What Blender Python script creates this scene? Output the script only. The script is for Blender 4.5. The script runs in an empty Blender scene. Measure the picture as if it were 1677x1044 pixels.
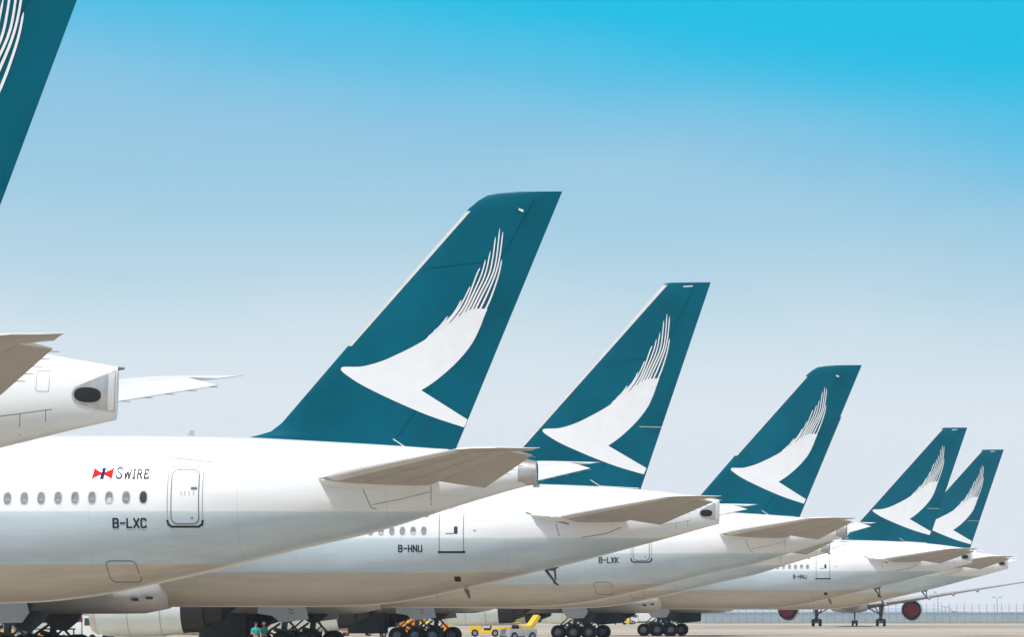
import bpy, bmesh, math, random
import numpy as np
from mathutils import Vector, Matrix
random.seed(7)
R = math.radians
sc = bpy.context.scene
COL = sc.collection

# ------------------------------------------------------------------ camera
cd = bpy.data.cameras.new('camera')
cam = bpy.data.objects.new('camera', cd); COL.objects.link(cam); sc.camera = cam
cam.location = (0, 0, 2.35); cam.rotation_euler = (R(90), 0, 0)
cd.sensor_width = 36; cd.lens = 203.94; cd.shift_y = 0.2875
cd.clip_start = 1; cd.clip_end = 40000
FPX, CXP, HOR = 9500.0, 838.5, 1005.0      # focal length of this lens and horizon row, used only to derive stand distances

# ------------------------------------------------------------------ world / sun / exposure
SUN_EL, SUN_AZ = 62, 203       # compass-like azimuth from +Y (clockwise); 205 = behind the camera, slightly left
world = bpy.data.worlds.new('World'); sc.world = world; world.use_nodes = True
nt = world.node_tree; nt.nodes.clear()
def N(t, **k):
    n = nt.nodes.new(t)
    for a, b in k.items(): setattr(n, a, b)
    return n
def LK(a, b): nt.links.new(a, b)
def M_(op, a, b=None, clamp=False):
    n = N('ShaderNodeMath', operation=op); n.use_clamp = clamp
    for i, v in enumerate((a, b)):
        if v is None: continue
        if isinstance(v, (int, float)): n.inputs[i].default_value = v
        else: LK(v, n.inputs[i])
    return n.outputs[0]
sky = N('ShaderNodeTexSky', sky_type='NISHITA'); sky.sun_disc = False
sky.sun_elevation = R(SUN_EL); sky.sun_rotation = R(SUN_AZ); sky.air_density = 1.0; sky.dust_density = 2.0; sky.ozone_density = 1.5
bg1 = N('ShaderNodeBackground'); LK(sky.outputs[0], bg1.inputs[0]); bg1.inputs[1].default_value = 0.13
# low sky: pale haze at the horizon deepening to cyan a few degrees up, deeper towards one side of the sky
tc = N('ShaderNodeTexCoord'); sep = N('ShaderNodeSeparateXYZ'); LK(tc.outputs['Generated'], sep.inputs[0])
xx = M_('MINIMUM', M_('MAXIMUM', sep.outputs[0], -0.2), 0.2)
cm = N('ShaderNodeMapping'); LK(tc.outputs['Generated'], cm.inputs[0]); cm.inputs['Scale'].default_value = (9, 9, 30)
nz = N('ShaderNodeTexNoise'); LK(cm.outputs[0], nz.inputs[0]); nz.inputs['Scale'].default_value = 1.3; nz.inputs['Detail'].default_value = 2
nzc = M_('MULTIPLY', M_('SUBTRACT', nz.outputs[0], 0.5), 0.016)
el = M_('ADD', M_('ADD', sep.outputs[2], M_('MULTIPLY', xx, 0.05)), nzc)
el2 = M_('ADD', M_('ADD', sep.outputs[2], M_('MULTIPLY', xx, 0.14)), nzc)
fac = M_('DIVIDE', el, 0.125, True)
rp = N('ShaderNodeValToRGB'); LK(fac, rp.inputs[0])
def srgb(r, g, b):
    f = lambda c: (c/255/12.92 if c/255 <= 0.04045 else ((c/255+0.055)/1.055)**2.4)
    return (f(r), f(g), f(b), 1)
els = rp.color_ramp.elements; els[0].position = 0; els[0].color = srgb(222, 229, 239)
els[1].position = 1.0; els[1].color = srgb(100, 186, 226)
for p, c in ((0.28, (220, 229, 237)), (0.375, (206, 223, 232)), (0.467, (180, 210, 226)), (0.55, (160, 202, 224)), (0.636, (144, 195, 223)), (0.72, (134, 193, 224)), (0.80, (124, 190, 225))):
    e = els.new(p); e.color = srgb(*c)
cy = N('ShaderNodeMapRange', interpolation_type='SMOOTHSTEP'); LK(el2, cy.inputs[0]); cy.inputs[1].default_value = 0.074; cy.inputs[2].default_value = 0.109
cmx = N('ShaderNodeMix', data_type='RGBA'); LK(cy.outputs[0], cmx.inputs[0]); LK(rp.outputs[0], cmx.inputs[6]); cmx.inputs[7].default_value = srgb(14, 186, 226)
bg2 = N('ShaderNodeBackground'); LK(cmx.outputs[2], bg2.inputs[0]); bg2.inputs[1].default_value = 1.0
mx = N('ShaderNodeMixShader'); out = N('ShaderNodeOutputWorld')
mr = N('ShaderNodeMapRange', interpolation_type='SMOOTHSTEP'); LK(sep.outputs[2], mr.inputs[0])
mr.inputs[1].default_value = 0.13; mr.inputs[2].default_value = 0.32
LK(mr.outputs[0], mx.inputs[0]); LK(bg2.outputs[0], mx.inputs[1]); LK(bg1.outputs[0], mx.inputs[2]); LK(mx.outputs[0], out.inputs[0])

sl = bpy.data.lights.new('sun', 'SUN'); sun = bpy.data.objects.new('sun', sl); COL.objects.link(sun)
sl.energy = 3.3; sl.angle = R(3.0); sl.color = (1.0, 0.965, 0.91)
a, e_ = R(SUN_AZ), R(SUN_EL)
dvec = Vector((math.sin(a)*math.cos(e_), math.cos(a)*math.cos(e_), math.sin(e_)))
sun.rotation_euler = dvec.to_track_quat('Z', 'Y').to_euler(); sun.location = (0, -50, 200)
sc.view_settings.view_transform = 'Standard'; sc.view_settings.look = 'None'
sc.view_settings.exposure = 0.08; sc.view_settings.gamma = 1

# ------------------------------------------------------------------ materials
MATS = {}
def mat(name, col, rough=0.5, metal=0.0, coat=0.0, noise=0.0, nscale=1.0, bump=0.0, spec=0.5):
    if name in MATS: return MATS[name]
    m = bpy.data.materials.new(name); m.use_nodes = True; t = m.node_tree; b = t.nodes['Principled BSDF']
    b.inputs['Specular IOR Level'].default_value = spec; b.inputs['Roughness'].default_value = rough; b.inputs['Metallic'].default_value = metal
    b.inputs['Coat Weight'].default_value = coat; b.inputs['Coat Roughness'].default_value = 0.08
    if noise > 0:
        tcn = t.nodes.new('ShaderNodeTexCoord'); n = t.nodes.new('ShaderNodeTexNoise'); t.links.new(tcn.outputs['Object'], n.inputs[0])
        n.inputs['Scale'].default_value = nscale; n.inputs['Detail'].default_value = 5
        r = t.nodes.new('ShaderNodeValToRGB'); t.links.new(n.outputs[0], r.inputs[0])
        lo = [c*(1-noise) for c in col[:3]]+[1]; hi = [min(1, c*(1+noise)) for c in col[:3]]+[1]
        r.color_ramp.elements[0].position = 0.3; r.color_ramp.elements[0].color = lo
        r.color_ramp.elements[1].position = 0.7; r.color_ramp.elements[1].color = hi
        t.links.new(r.outputs[0], b.inputs['Base Color'])
        if bump:
            bp = t.nodes.new('ShaderNodeBump'); bp.inputs['Strength'].default_value = bump; t.links.new(n.outputs[0], bp.inputs['Height']); t.links.new(bp.outputs[0], b.inputs['Normal'])
    else: b.inputs['Base Color'].default_value = tuple(col[:3])+(1,)
    MATS[name] = m; return m

def fuselage_paint(name, z_low, z_mid):
    m = bpy.data.materials.new(name); m.use_nodes = True; t = m.node_tree; b = t.nodes['Principled BSDF']
    n = lambda ty: t.nodes.new(ty); l = t.links.new
    tcn = n('ShaderNodeTexCoord'); s = n('ShaderNodeSeparateXYZ'); l(tcn.outputs['Object'], s.inputs[0])
    mr = n('ShaderNodeMapRange'); l(s.outputs[2], mr.inputs[0]); mr.inputs[1].default_value = 2; mr.inputs[2].default_value = 9
    r = n('ShaderNodeValToRGB'); l(mr.outputs[0], r.inputs[0]); e = r.color_ramp.elements
    f = lambda z: (z-2)/7
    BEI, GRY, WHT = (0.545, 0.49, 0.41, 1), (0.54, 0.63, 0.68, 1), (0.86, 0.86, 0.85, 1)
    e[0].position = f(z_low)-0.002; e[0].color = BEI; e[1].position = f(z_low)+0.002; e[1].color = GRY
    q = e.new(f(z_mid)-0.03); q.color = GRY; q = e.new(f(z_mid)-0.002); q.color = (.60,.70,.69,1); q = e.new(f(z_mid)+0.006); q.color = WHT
    # weathering streaks, faint frame seams
    mp = n('ShaderNodeMapping'); l(tcn.outputs['Object'], mp.inputs[0]); mp.inputs['Scale'].default_value = (0.35, 1, 1.6)
    nz = n('ShaderNodeTexNoise'); l(mp.outputs[0], nz.inputs[0]); nz.inputs['Scale'].default_value = 1.2; nz.inputs['Detail'].default_value = 7
    mr2 = n('ShaderNodeMapRange'); l(nz.outputs[0], mr2.inputs[0]); mr2.inputs[1].default_value = .3; mr2.inputs[2].default_value = .75; mr2.inputs[3].default_value = .93; mr2.inputs[4].default_value = 1.03
    ma = n('ShaderNodeMath'); ma.operation = 'PINGPONG'; l(s.outputs[0], ma.inputs[0]); ma.inputs[1].default_value = 2.55
    lt = n('ShaderNodeMath'); lt.operation = 'LESS_THAN'; l(ma.outputs[0], lt.inputs[0]); lt.inputs[1].default_value = 0.012
    sb = n('ShaderNodeMath'); sb.operation = 'MULTIPLY_ADD'; l(lt.outputs[0], sb.inputs[0]); sb.inputs[1].default_value = -0.12; l(mr2.outputs[0], sb.inputs[2])
    mu = n('ShaderNodeMix'); mu.data_type = 'RGBA'; mu.blend_type = 'MULTIPLY'; mu.inputs[0].default_value = 1
    l(r.outputs[0], mu.inputs[6]); l(sb.outputs[0], mu.inputs[7]); l(mu.outputs[2], b.inputs['Base Color'])
    # belly grime, stronger low down, drawn out along the airflow
    mp2 = n('ShaderNodeMapping'); l(tcn.outputs['Object'], mp2.inputs[0]); mp2.inputs['Scale'].default_value = (0.25, 1.5, 2.6)
    ng = n('ShaderNodeTexNoise'); l(mp2.outputs[0], ng.inputs[0]); ng.inputs['Scale'].default_value = 1.6; ng.inputs['Detail'].default_value = 8; ng.inputs['Roughness'].default_value = .65
    g1 = n('ShaderNodeMapRange'); l(ng.outputs[0], g1.inputs[0]); g1.inputs[1].default_value = .42; g1.inputs[2].default_value = .72; g1.inputs[3].default_value = 0; g1.inputs[4].default_value = 1
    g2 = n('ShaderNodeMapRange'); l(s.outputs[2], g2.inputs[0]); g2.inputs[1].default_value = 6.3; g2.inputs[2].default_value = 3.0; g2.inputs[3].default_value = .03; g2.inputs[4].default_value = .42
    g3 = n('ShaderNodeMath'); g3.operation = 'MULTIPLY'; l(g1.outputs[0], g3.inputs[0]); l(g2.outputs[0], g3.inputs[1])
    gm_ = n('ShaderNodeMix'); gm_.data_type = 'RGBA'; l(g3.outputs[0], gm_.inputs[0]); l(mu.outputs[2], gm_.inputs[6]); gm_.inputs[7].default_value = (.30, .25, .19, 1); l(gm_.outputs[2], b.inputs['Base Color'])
    nb = n('ShaderNodeTexNoise'); l(tcn.outputs['Object'], nb.inputs[0]); nb.inputs['Scale'].default_value = .9; nb.inputs['Detail'].default_value = 3
    bp = n('ShaderNodeBump'); bp.inputs['Strength'].default_value = .10; bp.inputs['Distance'].default_value = .06; l(nb.outputs[0], bp.inputs['Height']); l(bp.outputs[0], b.inputs['Normal']); l(bp.outputs[0], b.inputs['Coat Normal'])
    # lap joints along the skin
    jz = n('ShaderNodeMath'); jz.operation = 'PINGPONG'; l(s.outputs[2], jz.inputs[0]); jz.inputs[1].default_value = 1.07
    jl = n('ShaderNodeMath'); jl.operation = 'LESS_THAN'; l(jz.outputs[0], jl.inputs[0]); jl.inputs[1].default_value = 0.007
    jm = n('ShaderNodeMath'); jm.operation = 'MULTIPLY_ADD'; l(jl.outputs[0], jm.inputs[0]); jm.inputs[1].default_value = -0.07; l(sb.outputs[0], jm.inputs[2]); l(jm.outputs[0], mu.inputs[7])
    b.inputs['Roughness'].default_value = 0.32; b.inputs['Coat Weight'].default_value = 0.35; b.inputs['Coat Roughness'].default_value = 0.12
    MATS[name] = m; return m
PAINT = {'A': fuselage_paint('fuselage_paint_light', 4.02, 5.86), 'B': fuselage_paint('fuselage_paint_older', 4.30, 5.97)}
TEAL = mat('teal_paint', (0.0002, 0.095, 0.140), 0.42, noise=0.2, nscale=0.32, spec=.07)
LOGO = mat('logo_white', (0.78, 0.77, 0.76), 0.5, noise=0.03, nscale=2, spec=.2)
WHITE = mat('white_paint', (0.78, 0.78, 0.76), 0.4, coat=0.2, noise=0.04, nscale=0.8)
GREYW = mat('wing_grey', (0.43, 0.42, 0.40), 0.45, noise=0.08, nscale=0.7)
def shaded_underside(name, top, bot):  # faces pointing down get a darker tint, underside shade painted in
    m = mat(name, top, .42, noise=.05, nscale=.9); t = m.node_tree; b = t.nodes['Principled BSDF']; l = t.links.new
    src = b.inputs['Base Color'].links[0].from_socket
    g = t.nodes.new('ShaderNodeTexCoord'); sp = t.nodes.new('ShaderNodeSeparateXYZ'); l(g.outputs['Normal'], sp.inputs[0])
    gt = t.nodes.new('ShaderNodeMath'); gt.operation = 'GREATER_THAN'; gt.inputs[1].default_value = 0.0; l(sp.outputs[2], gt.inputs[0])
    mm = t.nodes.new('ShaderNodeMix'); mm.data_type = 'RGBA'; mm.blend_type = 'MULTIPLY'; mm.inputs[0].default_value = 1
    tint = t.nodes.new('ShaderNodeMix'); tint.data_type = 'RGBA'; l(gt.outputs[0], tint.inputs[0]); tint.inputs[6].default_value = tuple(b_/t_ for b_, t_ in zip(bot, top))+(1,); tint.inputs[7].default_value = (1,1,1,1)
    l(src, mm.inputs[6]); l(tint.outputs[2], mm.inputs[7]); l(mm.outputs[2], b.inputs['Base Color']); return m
STABM = shaded_underside('tailplane_shaded_under', (.82,.81,.79), (.39,.355,.31))  # white top; brown-grey below holds the tailplane's own shade in its colour
EDGE = mat('bare_leading_edge', (0.72, 0.68, 0.64), 0.35, metal=0.35, noise=0.05, nscale=3)
METAL = mat('worn_metal', (0.50, 0.48, 0.45), 0.42, metal=0.55, noise=0.15, nscale=4)
DARKM = mat('dark_metal', (0.025, 0.027, 0.032), 0.5, metal=0.3, noise=0.2, nscale=3)
HOLE = mat('soot_black', (0.012, 0.011, 0.011), 0.7)
SEAM = mat('seam_grey', (0.16, 0.16, 0.17), 0.6)
SEAM2 = mat('tailplane_seam', (0.20, 0.18, 0.155), 0.6); SEAMT = mat('teal_seam', (0.0, 0.078, 0.115), 0.6, spec=.05)
FAINT = mat('faint_seam', (0.42, 0.42, 0.42), 0.6)
TXT = mat('lettering_navy', (0.015, 0.025, 0.035), 0.6, spec=.1)
TXTG = mat('lettering_grey', (0.05, 0.055, 0.06), 0.6, spec=.1)
RED = mat('flag_red', (0.72, 0.012, 0.012), 0.6, spec=.1); REDG = mat('gse_red', (.50,.02,.02), .5, noise=.08); BLUE = mat('flag_blue', (0.01, 0.02, 0.10), 0.6, spec=.1)
WRING = mat('window_surround', (0.60, 0.60, 0.60), 0.4); WPANE = mat('window_shade_grey', (0.24, 0.25, 0.25), 0.3, noise=0.25, nscale=6)
WDARK = mat('window_dark', (0.05, 0.055, 0.06), 0.15)
TYRE = mat('tyre_rubber', (0.012, 0.013, 0.016), 0.75, noise=0.2, nscale=5); HUB = mat('wheel_hub', (0.30, 0.31, 0.32), 0.45, metal=0.5)
STRUT = mat('gear_strut', (0.10, 0.11, 0.12), 0.45, metal=0.3, noise=0.2, nscale=6)
DOORG = mat('gear_door_grey', (0.72, 0.70, 0.68), 0.45, noise=0.05, nscale=2)
REDST = mat('red_stripe', (0.55, 0.05, 0.07), 0.5)
NAC = mat('nacelle_pale', (0.76, 0.82, 0.80), 0.3, coat=0.4, noise=0.04, nscale=1)
COVER = mat('engine_cover_red', (0.34, 0.012, 0.04), 0.7, noise=0.12, nscale=2)
BAYD = mat('open_door_dark', (0.04, 0.05, 0.065), 0.5, noise=0.15, nscale=1.5)

# ------------------------------------------------------------------ mesh helpers
def mk(name, verts, faces, mats, smooth=True, fm=None, sharp=40):
    me = bpy.data.meshes.new(name); me.from_pydata([tuple(v) for v in verts], [], faces)
    for m in (mats if isinstance(mats, (list, tuple)) else [mats]): me.materials.append(m)
    if fm: me.polygons.foreach_set('material_index', fm)
    bm = bmesh.new(); bm.from_mesh(me); bmesh.ops.recalc_face_normals(bm, faces=bm.faces); bm.to_mesh(me); bm.free()
    if smooth:
        me.polygons.foreach_set('use_smooth', [True]*len(me.polygons))
        try: me.set_sharp_from_angle(angle=R(sharp))
        except Exception: pass
    me.update(); return me
class MB:
    """collects simple shapes into one mesh"""
    def __init__(s): s.v = []; s.f = []; s.m = []
    def add(s, vs, fs, mi=0):
        o = len(s.v); s.v += [tuple(v) for v in vs]; s.f += [tuple(i+o for i in f) for f in fs]; s.m += [mi]*len(fs)
    def box(s, a, b, mi=0, bev=0.0):
        x0, y0, z0 = a; x1, y1, z1 = b
        if bev <= 0:
            s.add([(x0,y0,z0),(x1,y0,z0),(x1,y1,z0),(x0,y1,z0),(x0,y0,z1),(x1,y0,z1),(x1,y1,z1),(x0,y1,z1)],
                  [(0,3,2,1),(4,5,6,7),(0,1,5,4),(1,2,6,5),(2,3,7,6),(3,0,4,7)], mi); return
        bm = bmesh.new(); bmesh.ops.create_cube(bm, size=1)
        for v in bm.verts: v.co = Vector(((x0+x1)/2+v.co.x*(x1-x0), (y0+y1)/2+v.co.y*(y1-y0), (z0+z1)/2+v.co.z*(z1-z0)))
        bmesh.ops.bevel(bm, geom=list(bm.edges), offset=bev, segments=2, affect='EDGES', profile=0.7)
        bm.verts.ensure_lookup_table()
        s.add([v.co[:] for v in bm.verts], [[v.index for v in f.verts] for f in bm.faces], mi); bm.free()
    def tube(s, p0, p1, r0, r1=None, n=10, mi=0, caps=True):
        r1 = r0 if r1 is None else r1; p0 = Vector(p0); p1 = Vector(p1); d = (p1-p0).normalized()
        u = d.orthogonal().normalized(); w = d.cross(u); vs = []
        for p, r in ((p0, r0), (p1, r1)):
            for i in range(n):
                t = 2*math.pi*i/n; vs.append((p+u*math.cos(t)*r+w*math.sin(t)*r)[:])
        fs = [(i, (i+1) % n, n+(i+1) % n, n+i) for i in range(n)]
        if caps: fs += [tuple(range(n-1, -1, -1)), tuple(range(n, 2*n))]
        s.add(vs, fs, mi)
    def lathe(s, prof, c, axis='x', n=32, mi=0, mis=None, close=False):
        """prof: list of (along, radius)"""
        vs = []
        for al, r in prof:
            for i in range(n):
                t = 2*math.pi*i/n; a, b = r*math.cos(t), r*math.sin(t)
                vs.append((c[0]+al, c[1]+a, c[2]+b) if axis == 'x' else (c[0]+a, c[1]+al, c[2]+b) if axis == 'y' else (c[0]+a, c[1]+b, c[2]+al))
        k = len(prof)
        for j in range(k if close else k-1):
            fs = [(j*n+i, j*n+(i+1) % n, ((j+1) % k)*n+(i+1) % n, ((j+1) % k)*n+i) for i in range(n)]
            o = mis[j] if mis else mi
            s.add([], [], 0)
            base = len(s.v) if j == 0 else base
            if j == 0: s.v += [tuple(v) for v in vs]
            s.f += [tuple(q+base for q in f) for f in fs]; s.m += [o]*n
    def prism(s, pts, y0, y1, mi=0):
        """outline in x,z extruded along y"""
        n = len(pts); vs = [(p[0], y0, p[1]) for p in pts]+[(p[0], y1, p[1]) for p in pts]
        s.add(vs, [tuple(range(n)), tuple(range(2*n-1, n-1, -1))]+[(i, (i+1) % n, n+(i+1) % n, n+i) for i in range(n)], mi)
    def mesh(s, name, mats, smooth=True, sharp=40): return mk(name, s.v, s.f, mats, smooth, s.m, sharp)

def smooth_tab(xs, ys, q):
    """monotone-ish cubic interpolation through table"""
    xs = np.array(xs, float); ys = np.array(ys, float); o = np.argsort(xs); xs = xs[o]; ys = ys[o]
    d = np.diff(ys)/np.diff(xs); m = np.zeros(len(xs)); m[0] = d[0]; m[-1] = d[-1]
    for i in range(1, len(xs)-1):
        m[i] = 0 if d[i-1]*d[i] <= 0 else 2*d[i-1]*d[i]/(d[i-1]+d[i])
    q = np.clip(q, xs[0], xs[-1]); i = np.clip(np.searchsorted(xs, q)-1, 0, len(xs)-2)
    h = xs[i+1]-xs[i]; t = (q-xs[i])/h
    return (2*t**3-3*t**2+1)*ys[i]+(t**3-2*t**2+t)*h*m[i]+(-2*t**3+3*t**2)*ys[i+1]+(t**3-t**2)*h*m[i+1]

FUS = {
 'A': [(0,7.64,6.85,.38),(-.6,7.72,6.70,.50),(-1.63,7.87,6.41,.70),(-3.03,8.05,5.98,1.0),(-5.77,8.27,5.14,1.52),(-8.26,8.42,4.58,1.95),(-9.89,8.5,4.17,2.2),
       (-11.94,8.56,3.68,2.5),(-14.14,8.6,3.2,2.75),(-15.56,8.61,2.93,2.86),(-17.97,8.62,2.69,2.95),(-22,8.62,2.62,2.98),(-62,8.62,2.62,2.98),(-66.5,8.5,2.66,2.9),
       (-69.5,7.95,2.8,2.55),(-71.7,7.0,3.05,1.95),(-73,6.1,3.45,1.25),(-73.6,5.4,3.9,.7),(-73.85,4.8,4.4,.15)],
 'B': [(0,7.87,6.68,.16),(-1,8.02,6.42,.50),(-2.2,8.2,6.08,.82),(-3.39,8.34,5.76,1.12),(-5.5,8.52,5.2,1.6),(-7.3,8.62,4.72,1.98),(-8.96,8.68,4.33,2.25),(-11.37,8.73,3.76,2.62),
       (-12.74,8.75,3.46,2.78),(-14.25,8.77,3.13,2.92),(-16.53,8.79,2.76,3.04),(-18.65,8.81,2.64,3.09),(-21,8.82,2.62,3.1),(-62,8.82,2.62,3.1),(-66.5,8.75,2.68,2.98),
       (-69.5,8.2,2.85,2.55),(-71.7,7.3,3.15,1.9),(-73,6.4,3.55,1.2),(-73.6,5.7,4.0,.65),(-73.85,5.1,4.6,.15)]}
def fus(ty, x):
    T = FUS[ty]; xs = [t[0] for t in T]
    return [float(smooth_tab(xs, [t[i] for t in T], np.array([x]))[0]) for i in (1, 2, 3)]
def fus_y(ty, x, z, side=-1, off=0.0):
    zt, zb, w = fus(ty, x); zc = (zt+zb)/2; h = (zt-zb)/2
    q = max(0.0, 1-((z-zc)/h)**2); return side*(w*math.sqrt(q)+off)
def fuselage_mesh(ty):
    xs = list(np.linspace(0, -22, 67))+list(np.linspace(-24, -62, 20))+list(np.linspace(-63, -73.85, 26)); n = 96; vs = []; fs = []
    for x in xs:
        zt, zb, w = fus(ty, x)
        for i in range(n):
            t = 2*math.pi*i/n; vs.append((x, w*math.sin(t), (zt+zb)/2+(zt-zb)/2*math.cos(t)))
    for j in range(len(xs)-1):
        for i in range(n): fs.append((j*n+i, j*n+(i+1) % n, (j+1)*n+(i+1) % n, (j+1)*n+i))
    fs.append(tuple(range(n))); fs.append(tuple(range((len(xs)-1)*n, len(xs)*n)))
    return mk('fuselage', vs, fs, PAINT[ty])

def earclip(P):
    n = len(P); idx = list(range(n)); cr = lambda o, a, b: (a[0]-o[0])*(b[1]-o[1])-(a[1]-o[1])*(b[0]-o[0])
    if sum(P[i][0]*P[(i+1) % n][1]-P[(i+1) % n][0]*P[i][1] for i in range(n)) < 0: idx.reverse()
    T = []; g = 0
    while len(idx) > 3 and g < 900000:
        best = None; m_ = len(idx)
        for k in range(m_):
            g += 1; i, j, l_ = idx[k-1], idx[k], idx[(k+1) % m_]; A, B, C = P[i], P[j], P[l_]; c = cr(A, B, C)
            if c <= 1e-9: continue
            if any(cr(A, B, P[q]) >= 0 and cr(B, C, P[q]) >= 0 and cr(C, A, P[q]) >= 0 for q in idx if q not in (i, j, l_)): continue
            L2 = max(math.dist(A, B), math.dist(B, C), math.dist(A, C)); sc_ = c/L2/L2
            if best is None or sc_ > best[0]: best = (sc_, k, (i, j, l_))
        if best is None: break
        T.append(best[2]); idx.pop(best[1])
    if len(idx) == 3: T.append(tuple(idx))
    return T
def decal(name, polys, mats, yfun, maxe=0.3, smooth=True):
    """polys: list of (outline [(x,z)], material index, offset) laid on a surface given by yfun(x,z,offset)"""
    V = []; F = []; MI = []
    for pts, mi, off in polys:
        bm = bmesh.new(); vs = [bm.verts.new((p[0], 0, p[1])) for p in pts]
        for tr in earclip(pts): bm.faces.new([vs[i] for i in tr])
        for _ in range(6):
            le = [e for e in bm.edges if e.calc_length() > maxe]
            if not le: break
            bmesh.ops.subdivide_edges(bm, edges=le, cuts=1); bmesh.ops.triangulate(bm, faces=[f for f in bm.faces if len(f.verts) > 3])
        o = len(V); bm.verts.index_update()
        V += [(v.co.x, yfun(v.co.x, v.co.z, off), v.co.z) for v in bm.verts]; F += [tuple(v.index+o for v in f.verts) for f in bm.faces]; MI += [mi]*len(bm.faces)
        bm.free()
    return mk(name, V, F, mats, smooth, MI, 60)
def strip(pts, w, closed=False):
    """polyline to list of quads"""
    qs = []; n = len(pts); P = [np.array(p, float) for p in pts]
    for i in range(n if closed else n-1):
        a, b = P[i], P[(i+1) % n]; d = b-a; L = np.linalg.norm(d)
        if L < 1e-6: continue
        d /= L; nn = np.array([-d[1], d[0]])*w/2; e = d*w*0.45
        a2, b2 = a-e, b+e; qs.append([tuple(a2-nn), tuple(b2-nn), tuple(b2+nn), tuple(a2+nn)])
    return qs
def rrect(x0, z0, x1, z1, r, n=5, lean=0.0):
    pts = []
    for cx, cz, a0 in ((x1-r, z1-r, 0), (x0+r, z1-r, 90), (x0+r, z0+r, 180), (x1-r, z0+r, 270)):
        for i in range(n+1):
            a = R(a0+90*i/n); pts.append((cx+r*math.cos(a)+lean*(cz+r*math.sin(a)-z0), cz+r*math.sin(a)))
    return pts
def ellip(cx, cz, rx, rz, n=18, p=2.4):
    o = []
    for i in range(n):
        t = 2*math.pi*i/n; c, s = math.cos(t), math.sin(t)
        o.append((cx+rx*math.copysign(abs(c)**(2/p), c), cz+rz*math.copysign(abs(s)**(2/p), s)))
    return o
GL = {'B': [[(0,0),(0,1),(.48,1),(.6,.88),(.6,.64),(.48,.52),(0,.52)], [(.48,.52),(.63,.4),(.63,.12),(.5,0),(0,0)]], 'L': [[(0,1),(0,0),(.58,0)]],
 'X': [[(0,1),(.62,0)],[(0,0),(.62,1)]], 'C': [[(.6,.8),(.6,.88),(.48,1),(.12,1),(0,.88),(0,.12),(.12,0),(.48,0),(.6,.12),(.6,.2)]], 'H': [[(0,0),(0,1)],[(.6,0),(.6,1)],[(0,.5),(.6,.5)]],
 'N': [[(0,0),(0,1),(.6,0),(.6,1)]], 'U': [[(0,1),(0,.12),(.12,0),(.48,0),(.6,.12),(.6,1)]], 'K': [[(0,0),(0,1)],[(.58,1),(.05,.48),(.62,0)]],
 'J': [[(.58,1),(.58,.12),(.46,0),(.1,0),(0,.12),(0,.25)]], '-': [[(.02,.5),(.55,.5)]], 'D': [[(0,0),(0,1),(.42,1),(.6,.82),(.6,.18),(.42,0),(0,0)]],
 'S': [[(.55,.80),(.50,.91),(.42,.98),(.30,1),(.18,.98),(.09,.90),(.06,.77),(.10,.66),(.20,.58),(.42,.45),(.53,.36),(.57,.24),(.53,.11),(.43,.02),(.30,0),(.16,.02),(.06,.10),(.02,.22)]],
 'W': [[(0,1),(.22,0),(.42,.95),(.64,0),(.88,1)]], 'I': [[(.1,0),(.1,1)],[(0,0),(.2,0)],[(0,1),(.2,1)]], 'R': [[(.05,0),(.05,1),(.38,1),(.52,.86),(.52,.66),(.38,.53),(.05,.53)],[(.28,.53),(.6,0)]],
 'E': [[(.5,.85),(.5,1),(.05,1),(.05,0),(.52,0),(.54,.16)],[(.05,.52),(.38,.52)]]}
def lettering(txt, x0, z0, h, w, gap, slant=0.0, wf=0.75, adv=None):
    qs = []; x = x0
    for i, ch in enumerate(txt):
        hh = h if not (adv and i) else h*adv
        for pl in GL[ch]:
            qs += strip([(x+p[0]*hh*wf*1.25+p[1]*hh*slant, z0+p[1]*hh) for p in pl], w)
        x += max(p[0] for pl in GL[ch] for p in pl)*hh*wf*1.25+gap
    return qs, x

# ---- vertical fin -------------------------------------------------
FIN = {'A': dict(le=[(7.5,-10.13),(8.51,-10.13),(8.62,-9.7),(8.72,-9.37),(9.02,-8.98),(11.73,-6.62),(16.49,-2.37),(16.76,-2.04),(16.95,-1.71),(17.02,-1.29),(17.07,-.58)], te=[(7.5,-3.07),(8.14,-2.8),(17.07,.92)], top=17.07),
       'B': dict(le=[(7.7,-12.39),(8.65,-11.53),(10.71,-9.65),(18.42,-2.74),(18.48,-2.6),(18.52,-2.38)], te=[(7.7,-4.1),(18.52,-.42)], top=18.52)}
def fin_le(ty, z): t = FIN[ty]['le']; return float(np.interp(z, [p[0] for p in t], [p[1] for p in t]))
def fin_te(ty, z): t = FIN[ty]['te']; return float(np.interp(z, [p[0] for p in t], [p[1] for p in t]))
def prof(u):
    u = min(max(u, 0), 1)
    return 2.6*(0.2969*math.sqrt(u)-0.126*u-0.3516*u*u+0.2843*u**3-0.1015*u**4)*1.9+0.012*u
def fin_half(ty, x, z):
    a, b = fin_le(ty, z), fin_te(ty, z); c = max(b-a, .3); u = (x-a)/c
    fade = 1.0 if z < FIN[ty]['top']-0.5 else 0.35+0.65*math.sqrt(max(0, (FIN[ty]['top']-z)/0.5))
    return 0.16*c*prof(u)/2*fade+0.008
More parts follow.
